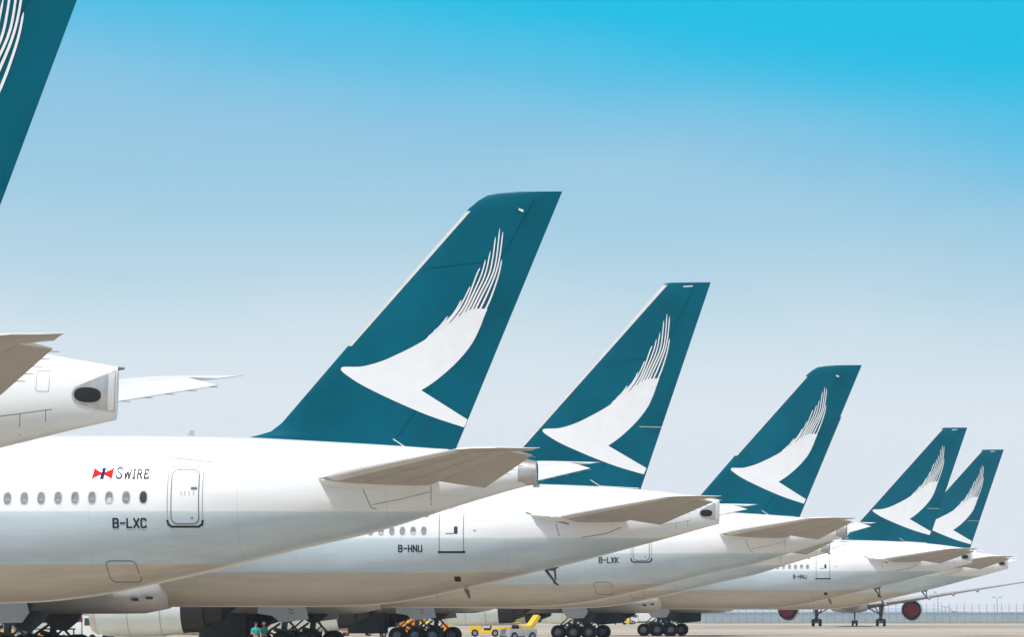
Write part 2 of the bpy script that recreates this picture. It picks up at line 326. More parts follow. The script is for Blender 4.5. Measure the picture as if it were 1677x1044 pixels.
def fin_mesh(ty, name, u0, u1, z0, z1, m, off=0.0, nu=16):
    zs = sorted(set([z0, z1]+[p[0] for p in FIN[ty]['le'] if z0 < p[0] < z1]+list(np.linspace(z0, z1, 26)))); vs = []; fs = []
    us = [u0+(u1-u0)*(1-math.cos(math.pi/2*i/nu)) if u0 == 0 else u0+(u1-u0)*i/nu for i in range(nu+1)]
    ring = [(u, -1) for u in us]+[(u, 1) for u in reversed(us)]
    k = len(ring)
    for z in zs:
        a, b = fin_le(ty, z), fin_te(ty, z)
        for u, s in ring:
            x = a+(b-a)*u; vs.append((x-(off if u0 == 0 and u < 1e-6 else 0), s*(fin_half(ty, x, z)+off), z))
    for j in range(len(zs)-1):
        for i in range(k): fs.append((j*k+i, j*k+(i+1) % k, (j+1)*k+(i+1) % k, (j+1)*k+i))
    fs.append(tuple(range(k))); fs.append(tuple(range((len(zs)-1)*k, len(zs)*k)))
    return mk(name, vs, fs, m, sharp=50)
# logo, metres on the fin of the newer jet; mapped by an affine to the taller fin of the older one
LG_BODY = [(-6.86,10.9),(-6.83,10.95),(-6.73,10.97),(-6.16,10.97),(-5.73,11.06),(-5.35,11.18),(-4.91,11.37),(-4.31,11.66),(-3.86,11.92),(-3.77,12.03),(-3.6,12.16),(-3.34,12.31),(-3.05,12.47),(-2.72,12.70),(-2.47,12.86),(-2.21,12.965),(-1.91,12.98),(-1.70,12.97),
           (-1.83,12.66),(-1.97,12.3),(-2.23,11.78),(-2.6,11.3),(-3.04,10.86),(-3.56,10.43),(-4.02,10.13),(-2.405,9.1),(-2.53,8.83),(-3.56,9.17),(-4.31,9.47),(-5.05,9.8),(-5.8,10.16),(-6.31,10.44),(-6.69,10.7),(-6.84,10.83)]
def crom(P, k=5):
    P = [np.array(p, float) for p in P]; Q = [2*P[0]-P[1]]+P+[2*P[-1]-P[-2]]; o = []
    for i in range(1, len(Q)-2):
        a, b, c, d = Q[i-1:i+3]
        for j in range(k): t = j/k; o.append(tuple(.5*((2*b)+(-a+c)*t+(2*a-5*b+4*c-d)*t*t+(-a+3*b-3*c+d)*t**3)))
    return o
i1 = LG_BODY.index((-1.70,12.97)); i2 = LG_BODY.index((-4.02,10.13)); i3 = LG_BODY.index((-2.53,8.83))
LG_BODY = crom(LG_BODY[2:i1+1], 3)+crom(LG_BODY[i1:i2+1], 4)+[LG_BODY[i2], LG_BODY[i2+1]]+crom(LG_BODY[i3:]+LG_BODY[:3], 3)
LG_STR = [[(-3.09, 12.72), (-3.30, 12.44), (-3.52, 12.20), (-3.70, 12.03)],
          [(-2.61, 13.29), (-2.77, 12.98), (-3.03, 12.64), (-3.4, 12.32)],
          [(-2.3, 13.76), (-2.46, 13.42), (-2.7, 12.98), (-3.03, 12.55), (-3.24, 12.36)],
          [(-1.96, 14.4), (-2.07, 14.16), (-2.35, 13.42), (-2.58, 12.96), (-2.85, 12.61)],
          [(-1.76, 14.69), (-1.91, 14.16), (-2.24, 13.42), (-2.47, 12.96), (-2.65, 12.68)],
          [(-1.59, 14.99), (-1.78, 14.16), (-2.13, 13.42), (-2.36, 12.96), (-2.5, 12.76)],
          [(-1.41, 15.49), (-1.51, 14.74), (-1.65, 14.15), (-2.01, 13.42), (-2.24, 12.96), (-2.34, 12.8)],
          [(-1.26, 15.78), (-1.38, 14.74), (-1.53, 14.15), (-1.89, 13.42), (-2.12, 12.96), (-2.2, 12.8)],
          [(-1.15, 15.67), (-1.27, 14.77), (-1.43, 14.15), (-1.74, 13.42), (-1.98, 12.93), (-2.05, 12.8)],
          [(-1.19, 14.7), (-1.31, 14.15), (-1.56, 13.42), (-1.79, 12.92), (-1.91, 12.72)]]
def bez(p, n=18):
    P = [np.array(q, float) for q in reversed(p)]; d0 = (P[0]-P[1]); P[0] = P[0]+d0/np.linalg.norm(d0)*(.22 if p[0][0] > -2.9 else -.12); P = [2*P[0]-P[1]]+P+[2*P[-1]-P[-2]]; o = []
    for k in range(1, len(P)-2):
        for i in range(5):
            t = i/5; a, b, c, d = P[k-1:k+3]
            o.append(tuple(.5*((2*b)+(-a+c)*t+(2*a-5*b+4*c-d)*t*t+(-a+3*b-3*c+d)*t**3)))
    return o+[tuple(P[-2])]
def affine(src, dst):
    A = np.array([[s[0], s[1], 1] for s in src]); X = np.linalg.solve(A, np.array([d[0] for d in dst])); Z = np.linalg.solve(A, np.array([d[1] for d in dst]))
    return lambda p: (X[0]*p[0]+X[1]*p[1]+X[2], Z[0]*p[0]+Z[1]*p[1]+Z[2])
def logo_mesh(ty, side=-1):
    f = (lambda p: p) if ty == 'A' else affine([(-6.86,10.9),(-1.26,15.76),(-2.56,8.83)], [(-8.67,11.29),(-2.55,16.96),(-3.74,9.12)])
    polys = [([f(p) for p in LG_BODY], 0, .016)]
    for s in LG_STR:
        b = bez(s); n = len(b)-1; Lp = []; Rp = []
        for i, p in enumerate(b):
            q = b[min(i+1, n)]; o = b[max(i-1, 0)]; d = np.array(q)-np.array(o); d /= np.linalg.norm(d); nn = np.array([-d[1], d[0]])
            w = 0.076*(1-i/n)+0.042*(i/n); w = w if i < n else 0.012
            Lp.append(tuple(np.array(p)+nn*w*.5)); Rp.append(tuple(np.array(p)-nn*w*.5))
        for i in range(n): polys.append(([f(Lp[i]), f(Lp[i+1]), f(Rp[i+1]), f(Rp[i])], 0, .020))
    return decal('tail_logo', polys, [LOGO], lambda x, z, off: side*(fin_half(ty, x, z)+off), maxe=0.35)

# ---- horizontal stabiliser / wings: swept tapered surfaces ---------
def surf(name, secs, u0, u1, m, tk=0.1, nu=14, droop=0.0, hinge=0.72, side=-1, camber=0.0):
    """secs: (|y|, xLE, xTE, z, thickness factor)"""
    us = [u0+(u1-u0)*(1-math.cos(math.pi/2*i/nu)) if u0 == 0 else u0+(u1-u0)*i/nu for i in range(nu+1)]
    ring = [(u, 1) for u in us]+[(u, -1) for u in reversed(us)]; k = len(ring); vs = []; fs = []
    for (y, xl, xt, z, tf) in secs:
        c = xt-xl
        for u, s in ring:
            x = xl+c*u; dz = s*(tk*tf*c*prof(u)/2+0.006)
            if droop and u > hinge:
                a = R(droop); dx = c*(u-hinge); x = xl+c*hinge+dx*math.cos(a)+dz*math.sin(a)*0; dz = dz-dx*math.sin(a)
            vs.append((x, side*y, z+dz+camber*c*4*u*(1-u)))
    for j in range(len(secs)-1):
        for i in range(k): fs.append((j*k+i, j*k+(i+1) % k, (j+1)*k+(i+1) % k, (j+1)*k+i))
    fs.append(tuple(range(k))); fs.append(tuple(range((len(secs)-1)*k, len(secs)*k)))
    return mk(name, vs, fs, m, sharp=50)
def lerp_secs(a, b, n): return [tuple(p+(q-p)*i/n for p, q in zip(a, b)) for i in range(n+1)]

def build_stab(ty, side):
    if ty == 'A': root, tip, ye0, ye1, dr = (0.9,-8.1,-1.9,6.93,1.0), (9.1,-1.6,1.02,7.80,.75), 2.0, 8.9, 13
    else: root, tip, ye0, ye1, dr = (0.9,-8.8,-3.1,6.86,.9), (10.5,-1.55,.82,7.80,.7), 2.0, 9.9, 13
    at = lambda y: tuple(p+(q-p)*(y-root[0])/(tip[0]-root[0]) for p, q in zip(root, tip))
    secs = [at(y) for y in np.linspace(root[0], tip[0], 10)]
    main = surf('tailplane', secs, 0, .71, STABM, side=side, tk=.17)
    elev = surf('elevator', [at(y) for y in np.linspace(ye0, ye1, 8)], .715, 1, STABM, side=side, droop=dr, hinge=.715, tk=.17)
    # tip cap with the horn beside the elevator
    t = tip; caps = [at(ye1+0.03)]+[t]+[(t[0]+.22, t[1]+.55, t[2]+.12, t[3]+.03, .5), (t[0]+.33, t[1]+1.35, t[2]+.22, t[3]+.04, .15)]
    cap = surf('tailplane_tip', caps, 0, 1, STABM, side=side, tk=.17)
    le = surf('leading_edge', [at(y) for y in np.linspace(2.3, tip[0]-.1, 8)], 0, .06, EDGE, tk=.178, nu=8, side=side)
    kids = [dict(n='elevator', m=elev), dict(n='tailplane_tip', m=cap), dict(n='leading_edge', m=le)]
    for uu in (.22, .48):
        vs = []
        for y in np.linspace(2.2, tip[0]-.3, 12):
            q_ = at(y); c_ = q_[2]-q_[1]; zz = q_[3]-(.17*q_[4]*c_*prof(uu)/2+.006)-.006
            vs += [(q_[1]+c_*uu, side*y, zz), (q_[1]+c_*uu+.022, side*y, zz)]
        kids.append(dict(n='panel_seam', m=mk('panel_seam', vs, [(2*i, 2*i+1, 2*i+3, 2*i+2) for i in range(11)], SEAM2)))
    for y in (3.6, 5.3, 7.2):
        vs = []; q_ = at(y); c_ = q_[2]-q_[1]
        for uu in np.linspace(.05, .70, 12):
            zz = q_[3]-(.17*q_[4]*c_*prof(uu)/2+.006)-.006; vs += [(q_[1]+c_*uu, side*y, zz), (q_[1]+c_*uu, side*(y+.022), zz)]
        kids.append(dict(n='panel_seam', m=mk('panel_seam', vs, [(2*i, 2*i+1, 2*i+3, 2*i+2) for i in range(11)], SEAM2)))
    for i in range(5):                                  # static wicks along the trailing edge
        y = ye1-.3-i*.9; q_ = at(y); a_ = R(dr); c_ = q_[2]-q_[1]; xe_ = q_[1]+c_*.715+c_*.285*math.cos(a_); ze_ = q_[3]-c_*.285*math.sin(a_)
        b = MB(); b.tube((xe_-.05, side*y, ze_), (xe_+.2, side*y, ze_-.02), .012, .008, 5); kids.append(dict(n='static_wick', m=b.mesh('static_wick', SEAM)))
    # root fairing
    b = MB()
    if ty == 'A': xs, L, h, zc = -7.5, 4.2, .36, 6.97
    else: xs, L, h, zc = -9.1, 4.2, .26, 6.95
    n = 14; vs = []; fs = []; mseg = 16
    for i in range(n+1):
        t_ = i/n; x = xs+L*t_; r = math.sqrt(1-(1-min(1, t_/.4))**2) if t_ < .4 else 1-.75*((t_-.4)/.6)**1.3
        yc = abs(fus_y(ty, x, zc))
        for j in range(mseg):
            an = 2*math.pi*j/mseg; vs.append((x, side*(yc-.12+(.70+.2*t_)*r*math.cos(an)), zc+h*r*math.sin(an)+(0 if ty == 'A' else .16*(1-t_)**2)))
    for i in range(n):
        for j in range(mseg): fs.append((i*mseg+j, i*mseg+(j+1) % mseg, (i+1)*mseg+(j+1) % mseg, (i+1)*mseg+j))
    fs.append(tuple(range(n*mseg, (n+1)*mseg)))
    kids.append(dict(n='root_fairing', m=mk('root_fairing', vs, fs, WHITE)))
    return dict(n='tailplane', m=main, k=kids, stab=True)

def build_wing(ty, side):
    secs = [(0.5,-43.6,-29.2,3.55,1.0),(3.2,-42.0,-29.6,3.6,1.0),(10.5,-37.2,-28.3,4.55,.85),(20,-30.9,-25.6,6.0,.75),(29,-25.0,-21.9,7.35,.7),(31.3,-23.2,-20.9,7.75,.6)]
    full = []
    for a, b in zip(secs, secs[1:]): full += lerp_secs(a, b, 3)[:-1]
    full.append(secs[-1])
    if ty == 'A': full += [(32.0,-22.3,-20.2,8.15,.5),(32.5,-21.2,-19.6,8.8,.4),(32.75,-20.0,-19.0,9.5,.3)]
    else: full += [(32.4,-21.3,-20.0,7.9,.3)]
    w = surf('wing', full, 0, 1, GREYW, tk=.21, side=side)
    at = lambda y: tuple(np.interp(y, [s[0] for s in secs], [s[i] for s in secs]) for i in range(5))
    kids = [dict(n='slat', m=surf('slat', [at(y) for y in np.linspace(4, 30.5, 10)], 0, .045, WHITE, tk=.217, nu=8, side=side))]
    for yf in (6.2, 13.5, 17.5, 21.5):
        s_ = at(yf); b = MB(); x0 = s_[2]-2.6; L = 3.9; ps = [(L*t, 0.27*math.sin(math.pi*min(1, t*1.02+.02))**.6+.01) for t in np.linspace(0, 1, 10)]
        b.lathe(ps, (x0, side*yf, s_[3]-.30), n=12); kids.append(dict(n='flap_fairing', m=b.mesh('flap_fairing', GREYW)))
    return dict(n='wing', m=w, k=kids, wing=True)

def build_engine(ty, side):
    if ty == 'A': ye, zc, x0, r = 10.4, 2.78, -43.4, 1.86; xe = -38.0
    else: ye, zc, x0, r = 9.7, 2.90, -45.2, 1.72; xe = -40.35
    ye *= side; L = xe-x0
    b = MB(); p = [(0,r*.80),(.08,r*.86),(.3,r*.92),(.9,r*.98),(L*.45,r),(L*.75,r*.985),(L,r*.90),(L-.02,r*.85),(L*.8,r*.8)]
    b.lathe(p, (x0, ye, zc), n=48)
    k = []
    li = MB(); li.lathe([(.32,r*.935),(.1,r*.89),(-.04,r*.835),(0,r*.79),(.2,r*.77),(.9,r*.79)], (x0, ye, zc), n=48); k.append(dict(n='intake_lip', m=li.mesh('intake_lip', EDGE)))
    fn = MB(); fn.lathe([(1.2,r*.80),(1.15,.3),(.75,.05),(.74,0.001)], (x0, ye, zc), n=24)
    k.append(dict(n='fan', m=fn.mesh('fan', DARKM)))
    cr = MB(); cr.lathe([(L*.8,r*.80),(L,r*.88),(L+1.3,r*.84),(L+1.35,r*.70),(L+(2.3 if ty == 'A' else 2.2),r*.52),(L+2.1,r*.40),(L+3.0,r*.12),(L+3.1,.01)], (x0, ye, zc), n=40)
    k.append(dict(n='exhaust_core', m=cr.mesh('exhaust_core', DARKM)))
    py = MB(); py.prism([(x0+1.6,zc+r*.9),(x0+3.0,4.75),(-33.2,4.45),(-34.5,zc+r*.98),(xe,zc+r*.70)], ye-.22, ye+.22); k.append(dict(n='pylon', m=py.mesh('pylon', GREYW, False)))
    sm = MB()
    for q in (.42, .78): sm.lathe([(L*q-.02,r*1.003),(L*q+.02,r*1.003)], (x0, ye, zc), n=48)
    k.append(dict(n='cowl_seam', m=sm.mesh('cowl_seam', FAINT)))
    return dict(n='engine', m=b.mesh('engine', NAC), k=k, wing=True)

def wheel_mesh(r=.62, w=.42):
    b = MB(); b.lathe([(-w/2,r*.55),(-w/2-.01,r*.8),(-w/2+.06,r*.95),(-w*.18,r),(w*.18,r),(w/2-.06,r*.95),(w/2+.01,r*.8),(w/2,r*.55)], (0, 0, 0), axis='y', n=32)
    for s in (-1, 1):
        b.lathe([(s*w/2,r*.56),(s*(w/2-.02),r*.50),(s*(w/2-.10),r*.42),(s*(w/2-.10),r*.24),(s*(w/2+.02),r*.2),(s*(w/2+.03),.001)], (0, 0, 0), axis='y', n=24, mis=[1,0,1,0,1])
    return b.mesh('wheel', [TYRE, HUB])
WH = wheel_mesh(); WHN = wheel_mesh(.5, .36)
def build_gear(ty, side):
    xg, yg = (-33.0, 5.35) if ty == 'A' else (-34.33, 5.48)
    y = yg*side; b = MB()
    b.tube((xg, y, .75), (xg+.15, y*1.02, 2.2), .17, .2, 14); b.tube((xg+.15, y*1.02, 2.2), (xg+.3, y*1.05, 4.2), .26, .28, 14)
    b.tube((xg-1.55, y, .68), (xg+1.55, y, .68), .15, .15, 10)
    b.tube((xg+.1, y, 1.7), (xg-2.4, y*.8, 3.3), .09); b.tube((xg+.1, y, 2.0), (xg+.2, y*.55, 3.2), .10)
    b.tube((xg+.25, y-.1, 1.15), (xg+.65, y-.1, 1.55), .05); b.tube((xg+.65, y-.1, 1.55), (xg+.25, y-.1, 2.0), .05)
    b.tube((xg-.2, y, .9), (xg-1.2, y, 1.3), .06); b.tube((xg-1.2, y, 1.3), (xg-.3, y, 2.1), .05)
    b.prism([(xg-.9,3.3),(xg+1.5,3.3),(xg+1.1,2.3),(xg+.45,1.75),(xg+.1,1.7),(xg-.3,2.2)], y-.28, y+.28)
    if ty == 'B': b.prism([(xg-.6,2.45),(xg+1.9,2.4),(xg+1.6,1.9),(xg+1.0,1.4),(xg+.3,1.5)], y+side*-1.2-.1, y+side*-1.2+.1)
    b.tube((xg-.5, y-.3, 1.35), (xg+.7, y-.3, 1.05), .13, .1); b.tube((xg+.3, y-.2, 1.9), (xg+1.2, y-.2, .95), .06); b.tube((xg-1.3, y+.2, .95), (xg-.2, y+.1, 1.7), .07); b.box((xg-.35,y-.35,.85), (xg+.35,y+.35,1.35), bev=.08)
    k = []
    for dx in (-1.36, 0, 1.36):
        b.tube((xg+dx, y-.75, .63), (xg+dx, y+.75, .63), .10)
        for dy in (-.58, .58): k.append(dict(n='wheel', m=WH, loc=(xg+dx, y+dy, .63)))
    for q in (-.9, .5): b.tube((xg+q, y-.2, .8), (xg+q+.2, y-.25, 1.25), .035, n=6)
    g = dict(n='main_landing_gear', m=b.mesh('main_landing_gear', STRUT), k=k, wing=True)
    d = MB(); o = y+side*.55; pts = [(xg-1.35,3.5),(xg+1.25,3.5),(xg+1.45,2.62),(xg+1.6,1.95),(xg-.05,1.75),(xg-.6,2.15),(xg-1.45,2.28)] if ty == 'A' else [(xg-1.0,3.4),(xg+.95,3.4),(xg+1.25,2.35),(xg+.9,1.85),(xg-.55,1.82),(xg-1.0,2.5)]
    d.prism(pts, o-.03, o+.03)
    kk = []
    if ty == 'A':
        st = MB()
        for q in range(3): st.prism([(xg+.30+.06*q,2.80-.2*q),(xg+.58+.06*q,2.72-.2*q),(xg+.64+.06*q,2.64-.2*q),(xg+.36+.06*q,2.72-.2*q)], o+side*.034, o+side*.042)
        kk.append(dict(n='warning_stripes', m=st.mesh('warning_stripes', REDST, False)))
    door = dict(n='gear_door', m=d.mesh('gear_door', DOORG, False), k=kk, wing=True)
    return [g, door]

def build_type(ty):
    fy = lambda x, z, off: fus_y(ty, x, z, -1, off)
    fyn = lambda x, z, off: fus_y(ty, x, z, 1, off)
    F = dict(n='fuselage', m=fuselage_mesh(ty), k=[])
    K = F['k']
    # cabin windows, port side
    if ty == 'A': wx0, pitch, wz, rx, rz = -13.43, .595, 6.36, .125, .205
    else: wx0, pitch, wz, rx, rz = -14.18, .522, 6.34, .118, .19
    bl = [random.random() for _ in range(26)]
    for i in range(26):
        x = wx0-i*pitch; z = wz-.004*i
        dk = ty == 'A' and i == 0
        me = decal('cabin_window', [(ellip(x, z, rx+.035, rz+.04), 0, .008), (ellip(x, z, rx, rz), 1, .013), (ellip(x+.01, z-rz*(.2+.5*bl[i]), rx*.72, rz*(.18+.35*bl[(i*7+3) % 26]), 10), 2 if bl[i] < .6 else 0, .016)], [WRING, WDARK if dk else WPANE, WDARK if dk else mat('window_shade_light', (.34, .35, .35), .3)], fy, .2)
        K.append(dict(n='cabin_window', m=me, lab='darkest window at the aft end of the row' if dk else None))
    # doors
    if ty == 'A': D = (-12.47, 5.44, -11.52, 7.33, .22)
    else: D = (-13.43, 5.32, -12.26, 7.42, .10)
    dm = decal('cabin_door', [(rrect(*D), 0, .010)], [PAINT[ty]], fy, .25)
    sq = [(q, 0, .014) for q in strip(rrect(*D), .035, True)]
    if ty == 'A':
        sq += [(q, 1, .013) for q in strip(rrect(D[0]-.13, D[1]-.12, D[2]+.13, D[3]+.12, .26), .035, True)]
        sq += [(q, 2, .017) for q in strip([(D[0]-.13, D[1]+.10), (D[0]-.10, D[1]-.03), (D[0]+.03, D[1]-.11), (D[2]-.03, D[1]-.11), (D[2]+.10, D[1]-.03), (D[2]+.13, D[1]+.10)], .07)]
    else: sq += [(q, 2, .017) for q in strip([(D[0]-.03, D[1]-.03), (D[2]+.03, D[1]-.03)], .10)]
    dk_ = [dict(n='door_seam', m=decal('door_seam', sq, [SEAM, FAINT, HOLE], fy, .3))]
    if ty == 'A':
        dk_ += [dict(n='door_handle', m=decal('door_handle', [(rrect(-11.80, 6.62, -11.57, 6.72, .045), 0, .02)], [SEAM], fy)),
                dict(n='door_placard', m=decal('door_placard', [(q, 0, .02) for xx_ in (-12.12, -12.0, -11.85, -11.7) for q in strip([(xx_, 6.45), (xx_, 6.56)], .03)]+[(ellip(-11.75, 5.64, .04, .03), 1, .02)], [FAINT, SEAM], fy))]
    else:
        dk_ += [dict(n='door_window', m=decal('door_window', [(rrect(-12.72, 6.18, -12.54, 6.55, .06), 0, .02)], [WDARK], fy)),
                dict(n='door_handle', m=decal('door_handle', [(q, 0, .02) for q in strip([(-13.1, 6.2), (-12.75, 6.2)], .045)], [SEAM], fy))]
    K.append(dict(n='cabin_door', m=dm, k=dk_))
    # further seams and small marks
    if ty == 'A':
        sm = [(q, 0, .01) for q in strip([(-12.56, 7.75), (-11.12, 7.60)], .03)]
        K.append(dict(n='rain_gutter', m=decal('rain_gutter', sm, [FAINT], fy)))
        hx = rrect(-14.78, 3.41, -13.76, 4.14, .16, lean=-.1)
        K.append(dict(n='service_hatch', m=decal('service_hatch', [(q, 0, .012) for q in strip(hx, .03, True)]+[(q, 1, .012) for q in strip([(-14.25, 3.62), (-13.95, 3.64)], .03)], [SEAM, FAINT], fy)))
        pn = strip([(-5.9, 6.7), (-5.62, 6.0), (-5.45, 5.95)], .022)+strip([(-3.55, 6.75), (-3.6, 5.9)], .022)+strip([(-5.6, 6.1), (-4.6, 6.3), (-3.6, 6.55)], .016)+strip([(-6.0, 7.5), (-5.9, 7.35)], .02)
        K.extend(dict(n='panel_seam', m=decal('panel_seam', [(q, 0, .01)], [SEAM], fy)) for q in pn)
    else:
        K.append(dict(n='access_panel', m=decal('access_panel', [(q, 0, .01) for q in strip(rrect(-1.72, 7.25, -1.44, 7.72, .05), .012, True)], [FAINT], fy)))
        K.append(dict(n='outflow_vent', m=decal('outflow_vent', [(rrect(-12.83, 3.86, -12.53, 4.10, .05), 0, .014)], [HOLE], fy, .2)))
        pn = strip([(-7.8, 6.65), (-7.65, 6.1)], .03)+strip([(-6.6, 6.0), (-5.4, 6.2), (-4.7, 6.5)], .03)+strip([(-13.9, 2.95), (-13.85, 3.7)], .02)+strip([(-11.75, 6.33), (-11.68, 6.36)], .05)+strip([(-2.75, 6.60), (-1.37, 6.85)], .016)+strip([(-1.5, 6.84), (-1.52, 6.35)], .014)+strip([(-2.05, 6.72), (-2.1, 6.25)], .014)
        K.extend(dict(n='panel_seam', m=decal('panel_seam', [(q, 0, .01)], [SEAM], fy)) for q in pn)
        b = MB(); b.prism([(-9.1,4.5),(-8.3,4.75),(-7.3,4.98),(-8.0,4.50),(-8.15,4.38)], -.12, .12)
        b.tube((-8.55, 0, 4.45), (-8.02, 0, 3.75), .075, .05); b.tube((-8.1, 0, 4.5), (-8.05, 0, 3.95), .05); b.tube((-8.12, -.14, 3.82), (-7.94, .1, 3.70), .05)
        K.append(dict(n='tail_skid', m=b.mesh('tail_skid', STRUT)))
        b = MB(); b.prism([(-12.6,3.5),(-12.35,3.5),(-12.25,3.05),(-12.36,3.05)], -.03, .03); K.append(dict(n='drain_mast', m=b.mesh('drain_mast', SEAM, False)))
    b = MB(); b.prism([(-12.36,8.5),(-12.08,8.5),(-12.13,8.76),(-12.24,8.78)], -.02, .02); K.append(dict(n='blade_antenna', m=b.mesh('blade_antenna', FAINT, False)))
    # name and flag of the owning group
    fx, fz, fh = (-15.27, 7.02, .36) if ty == 'A' else (-15.98, 7.02, .36)
    sl_ = .06; w = .70
    q = [([(fx, fz), (fx+w*.58, fz+fh*.5+.0), (fx+sl_, fz+fh)], 0, .012), ([(fx+w, fz), (fx+w+sl_, fz+fh), (fx+w*.42+sl_*.5, fz+fh*.5)], 0, .012),
         ([(fx+w*.5-.06, fz-.01), (fx+w*.5+.06, fz-.01), (fx+w*.5+.06+sl_, fz+fh+.01), (fx+w*.5-.06+sl_, fz+fh+.01)], 1, .018)]
    q += [(s, 2, .010) for s in strip([(fx, fz), (fx+w, fz), (fx+w+sl_, fz+fh), (fx+sl_, fz+fh)], .012, True)]
    K.append(dict(n='flag_emblem', m=decal('flag_emblem', q, [RED, BLUE, FAINT], fy)))
    qs, _ = lettering('SWIRE', fx+w+.15, fz+.01, .37, .048, .085, slant=.04, wf=.72, adv=.80)
    K.append(dict(n='name_lettering', m=decal('name_lettering', [(s, 0, .014) for s in qs], [TXTG], fy)))
    # dorsal bits, tail end
    if ty == 'A':
        b = MB(); b.lathe([(-.58,.52),(-.5,.50),(0,.41),(.03,.40),(.03,.33),(-.3,.3),(-.35,.001)], (0, 0, 7.24), n=36, mis=[0,0,0,0,1,1]); K.append(dict(n='exhaust_cone', m=b.mesh('exhaust_cone', [METAL, HOLE])))
        b = MB(); b.box((-.1,-.05,6.72), (.12,.05,6.84)); K.append(dict(n='tail_light', m=b.mesh('tail_light', METAL)))
    else:
        K.append(dict(n='exhaust_outlet', m=decal('exhaust_outlet', [([(-.94,7.22),(-.88,7.36),(-.72,7.45),(-.19,7.72),(-.02,7.80),(-.02,6.86),(-.4,6.90),(-.75,7.0),(-.9,7.1)], 0, .02), (ellip(-.62, 7.2, .32, .20), 0, .024), (ellip(-.60, 7.21, .29, .17), 1, .03),
                 (rrect(-.17, 6.88, -.03, 7.74, .02), 2, .035)], [METAL, HOLE, EDGE], fy, .15)))
        b = MB(); b.tube((-.05, 0, 7.83), (.14, 0, 7.84), .045, .03); K.append(dict(n='tail_light', m=b.mesh('tail_light', SEAM)))
    # cockpit
    K.append(dict(n='cockpit_window', m=decal('cockpit_window', [(rrect(-72.2, 6.05, -71.3, 6.6, .1), 0, .02), (rrect(-71.2, 6.1, -70.4, 6.75, .1), 0, .02)], [WDARK], fy)))
    # fin
    f0, f1 = (7.5, 17.07) if ty == 'A' else (7.7, 18.52)
    fin = dict(n='vertical_fin', m=fin_mesh(ty, 'vertical_fin', 0, .7, f0, f1, TEAL), k=[])
    fin['k'].append(dict(n='rudder', m=fin_mesh(ty, 'rudder', .7008, 1, f0, f1, TEAL)))
    z0, z1 = (11.7, 16.4) if ty == 'A' else (9.0, 18.4)
    wL = .17 if ty == 'A' else .24
    # bare metal strip as a thin wrap of fixed width round the leading edge
    vs = []; fs = []; zs = np.linspace(z0, z1, 24); k = 9
    for z in zs:
        a = fin_le(ty, z)
        for i in range(k):
            s = (i-(k-1)/2)/((k-1)/2); dx = wL*abs(s)**1.6
            vs.append((a-.012+dx, math.copysign(fin_half(ty, a+dx, z)*(1 if i != (k-1)//2 else 0)+(.012 if i != (k-1)//2 else 0), s), z))
    for j in range(len(zs)-1):
        for i in range(k-1): fs.append((j*k+i, j*k+i+1, (j+1)*k+i+1, (j+1)*k+i))
    fin['k'].append(dict(n='leading_edge', m=mk('leading_edge', vs, fs, EDGE)))
    fin['k'].append(dict(n='tail_logo', m=logo_mesh(ty, -1))); fin['k'].append(dict(n='tail_logo', m=logo_mesh(ty, 1)))
    ffy = lambda x, z, off: -(fin_half(ty, x, z)+off)
    if ty == 'A': fin['k'].append(dict(n='fin_light', m=decal('fin_light', [([(-.60,16.49),(-.42,16.42),(-.45,16.34),(-.60,16.42)], 0, .02)], [LOGO], ffy)))
    else:
        fin['k'].append(dict(n='fin_light', m=decal('fin_light', [([(-1.75,18.34),(-1.3,18.36),(-1.3,18.31),(-1.75,18.29)], 0, .02)], [LOGO], ffy)))
        fin['k'].append(dict(n='rudder_tab_seam', m=decal('rudder_tab_seam', [(s, 0, .012) for s in strip([(-3.9, 11.46), (-2.86, 11.43)], .04)], [FAINT], ffy)))
    zs_ = np.linspace(f0+1, f1-.3, 8)
    rl = [(fin_le(ty, z)+(fin_te(ty, z)-fin_le(ty, z))*.70, z) for z in zs_]
    fin['k'].append(dict(n='rudder_gap', m=decal('rudder_gap', [(q, 0, .012) for q in strip(rl, .035)], [SEAMT], ffy)))
    for zz_ in (f0+6.9,):
        xa = fin_le(ty, zz_)+.35; xb = fin_le(ty, zz_)+(fin_te(ty, zz_)-fin_le(ty, zz_))*.69
        fin['k'].append(dict(n='panel_seam', m=decal('panel_seam', [(q, 0, .010) for q in strip([(xa, zz_), (xb, zz_+.25)], .018)], [SEAMT], ffy)))
    bp_ = [(-5.0,8.42),(-4.6,8.15),(-3.1,8.05)] if ty == 'A' else [(-6.3,8.85),(-5.85,8.55),(-3.95,8.44)]
    fin['k'].append(dict(n='fin_base_strip', m=decal('fin_base_strip', [(q, 0, .02) for q in strip(bp_, .035)], [WHITE], ffy)))
    if ty == 'B': K.append(dict(n='tailplane_gap', m=decal('tailplane_gap', [(q, 0, .012) for q in strip([(-9.25,7.22),(-8.6,7.02),(-8.0,6.86),(-7.2,6.66)], .06)], [SEAM], fy)))
    specs = [F, fin, build_stab(ty, -1), build_stab(ty, 1)]
    for s in (-1, 1): specs += [build_wing(ty, s), build_engine(ty, s)]+build_gear(ty, s)
    # belly fairing
    n, ms = 18, 40; vs = []; fs = []; hw = FUS[ty][-8][3]
    hw = 2.98 if ty == 'A' else 3.1
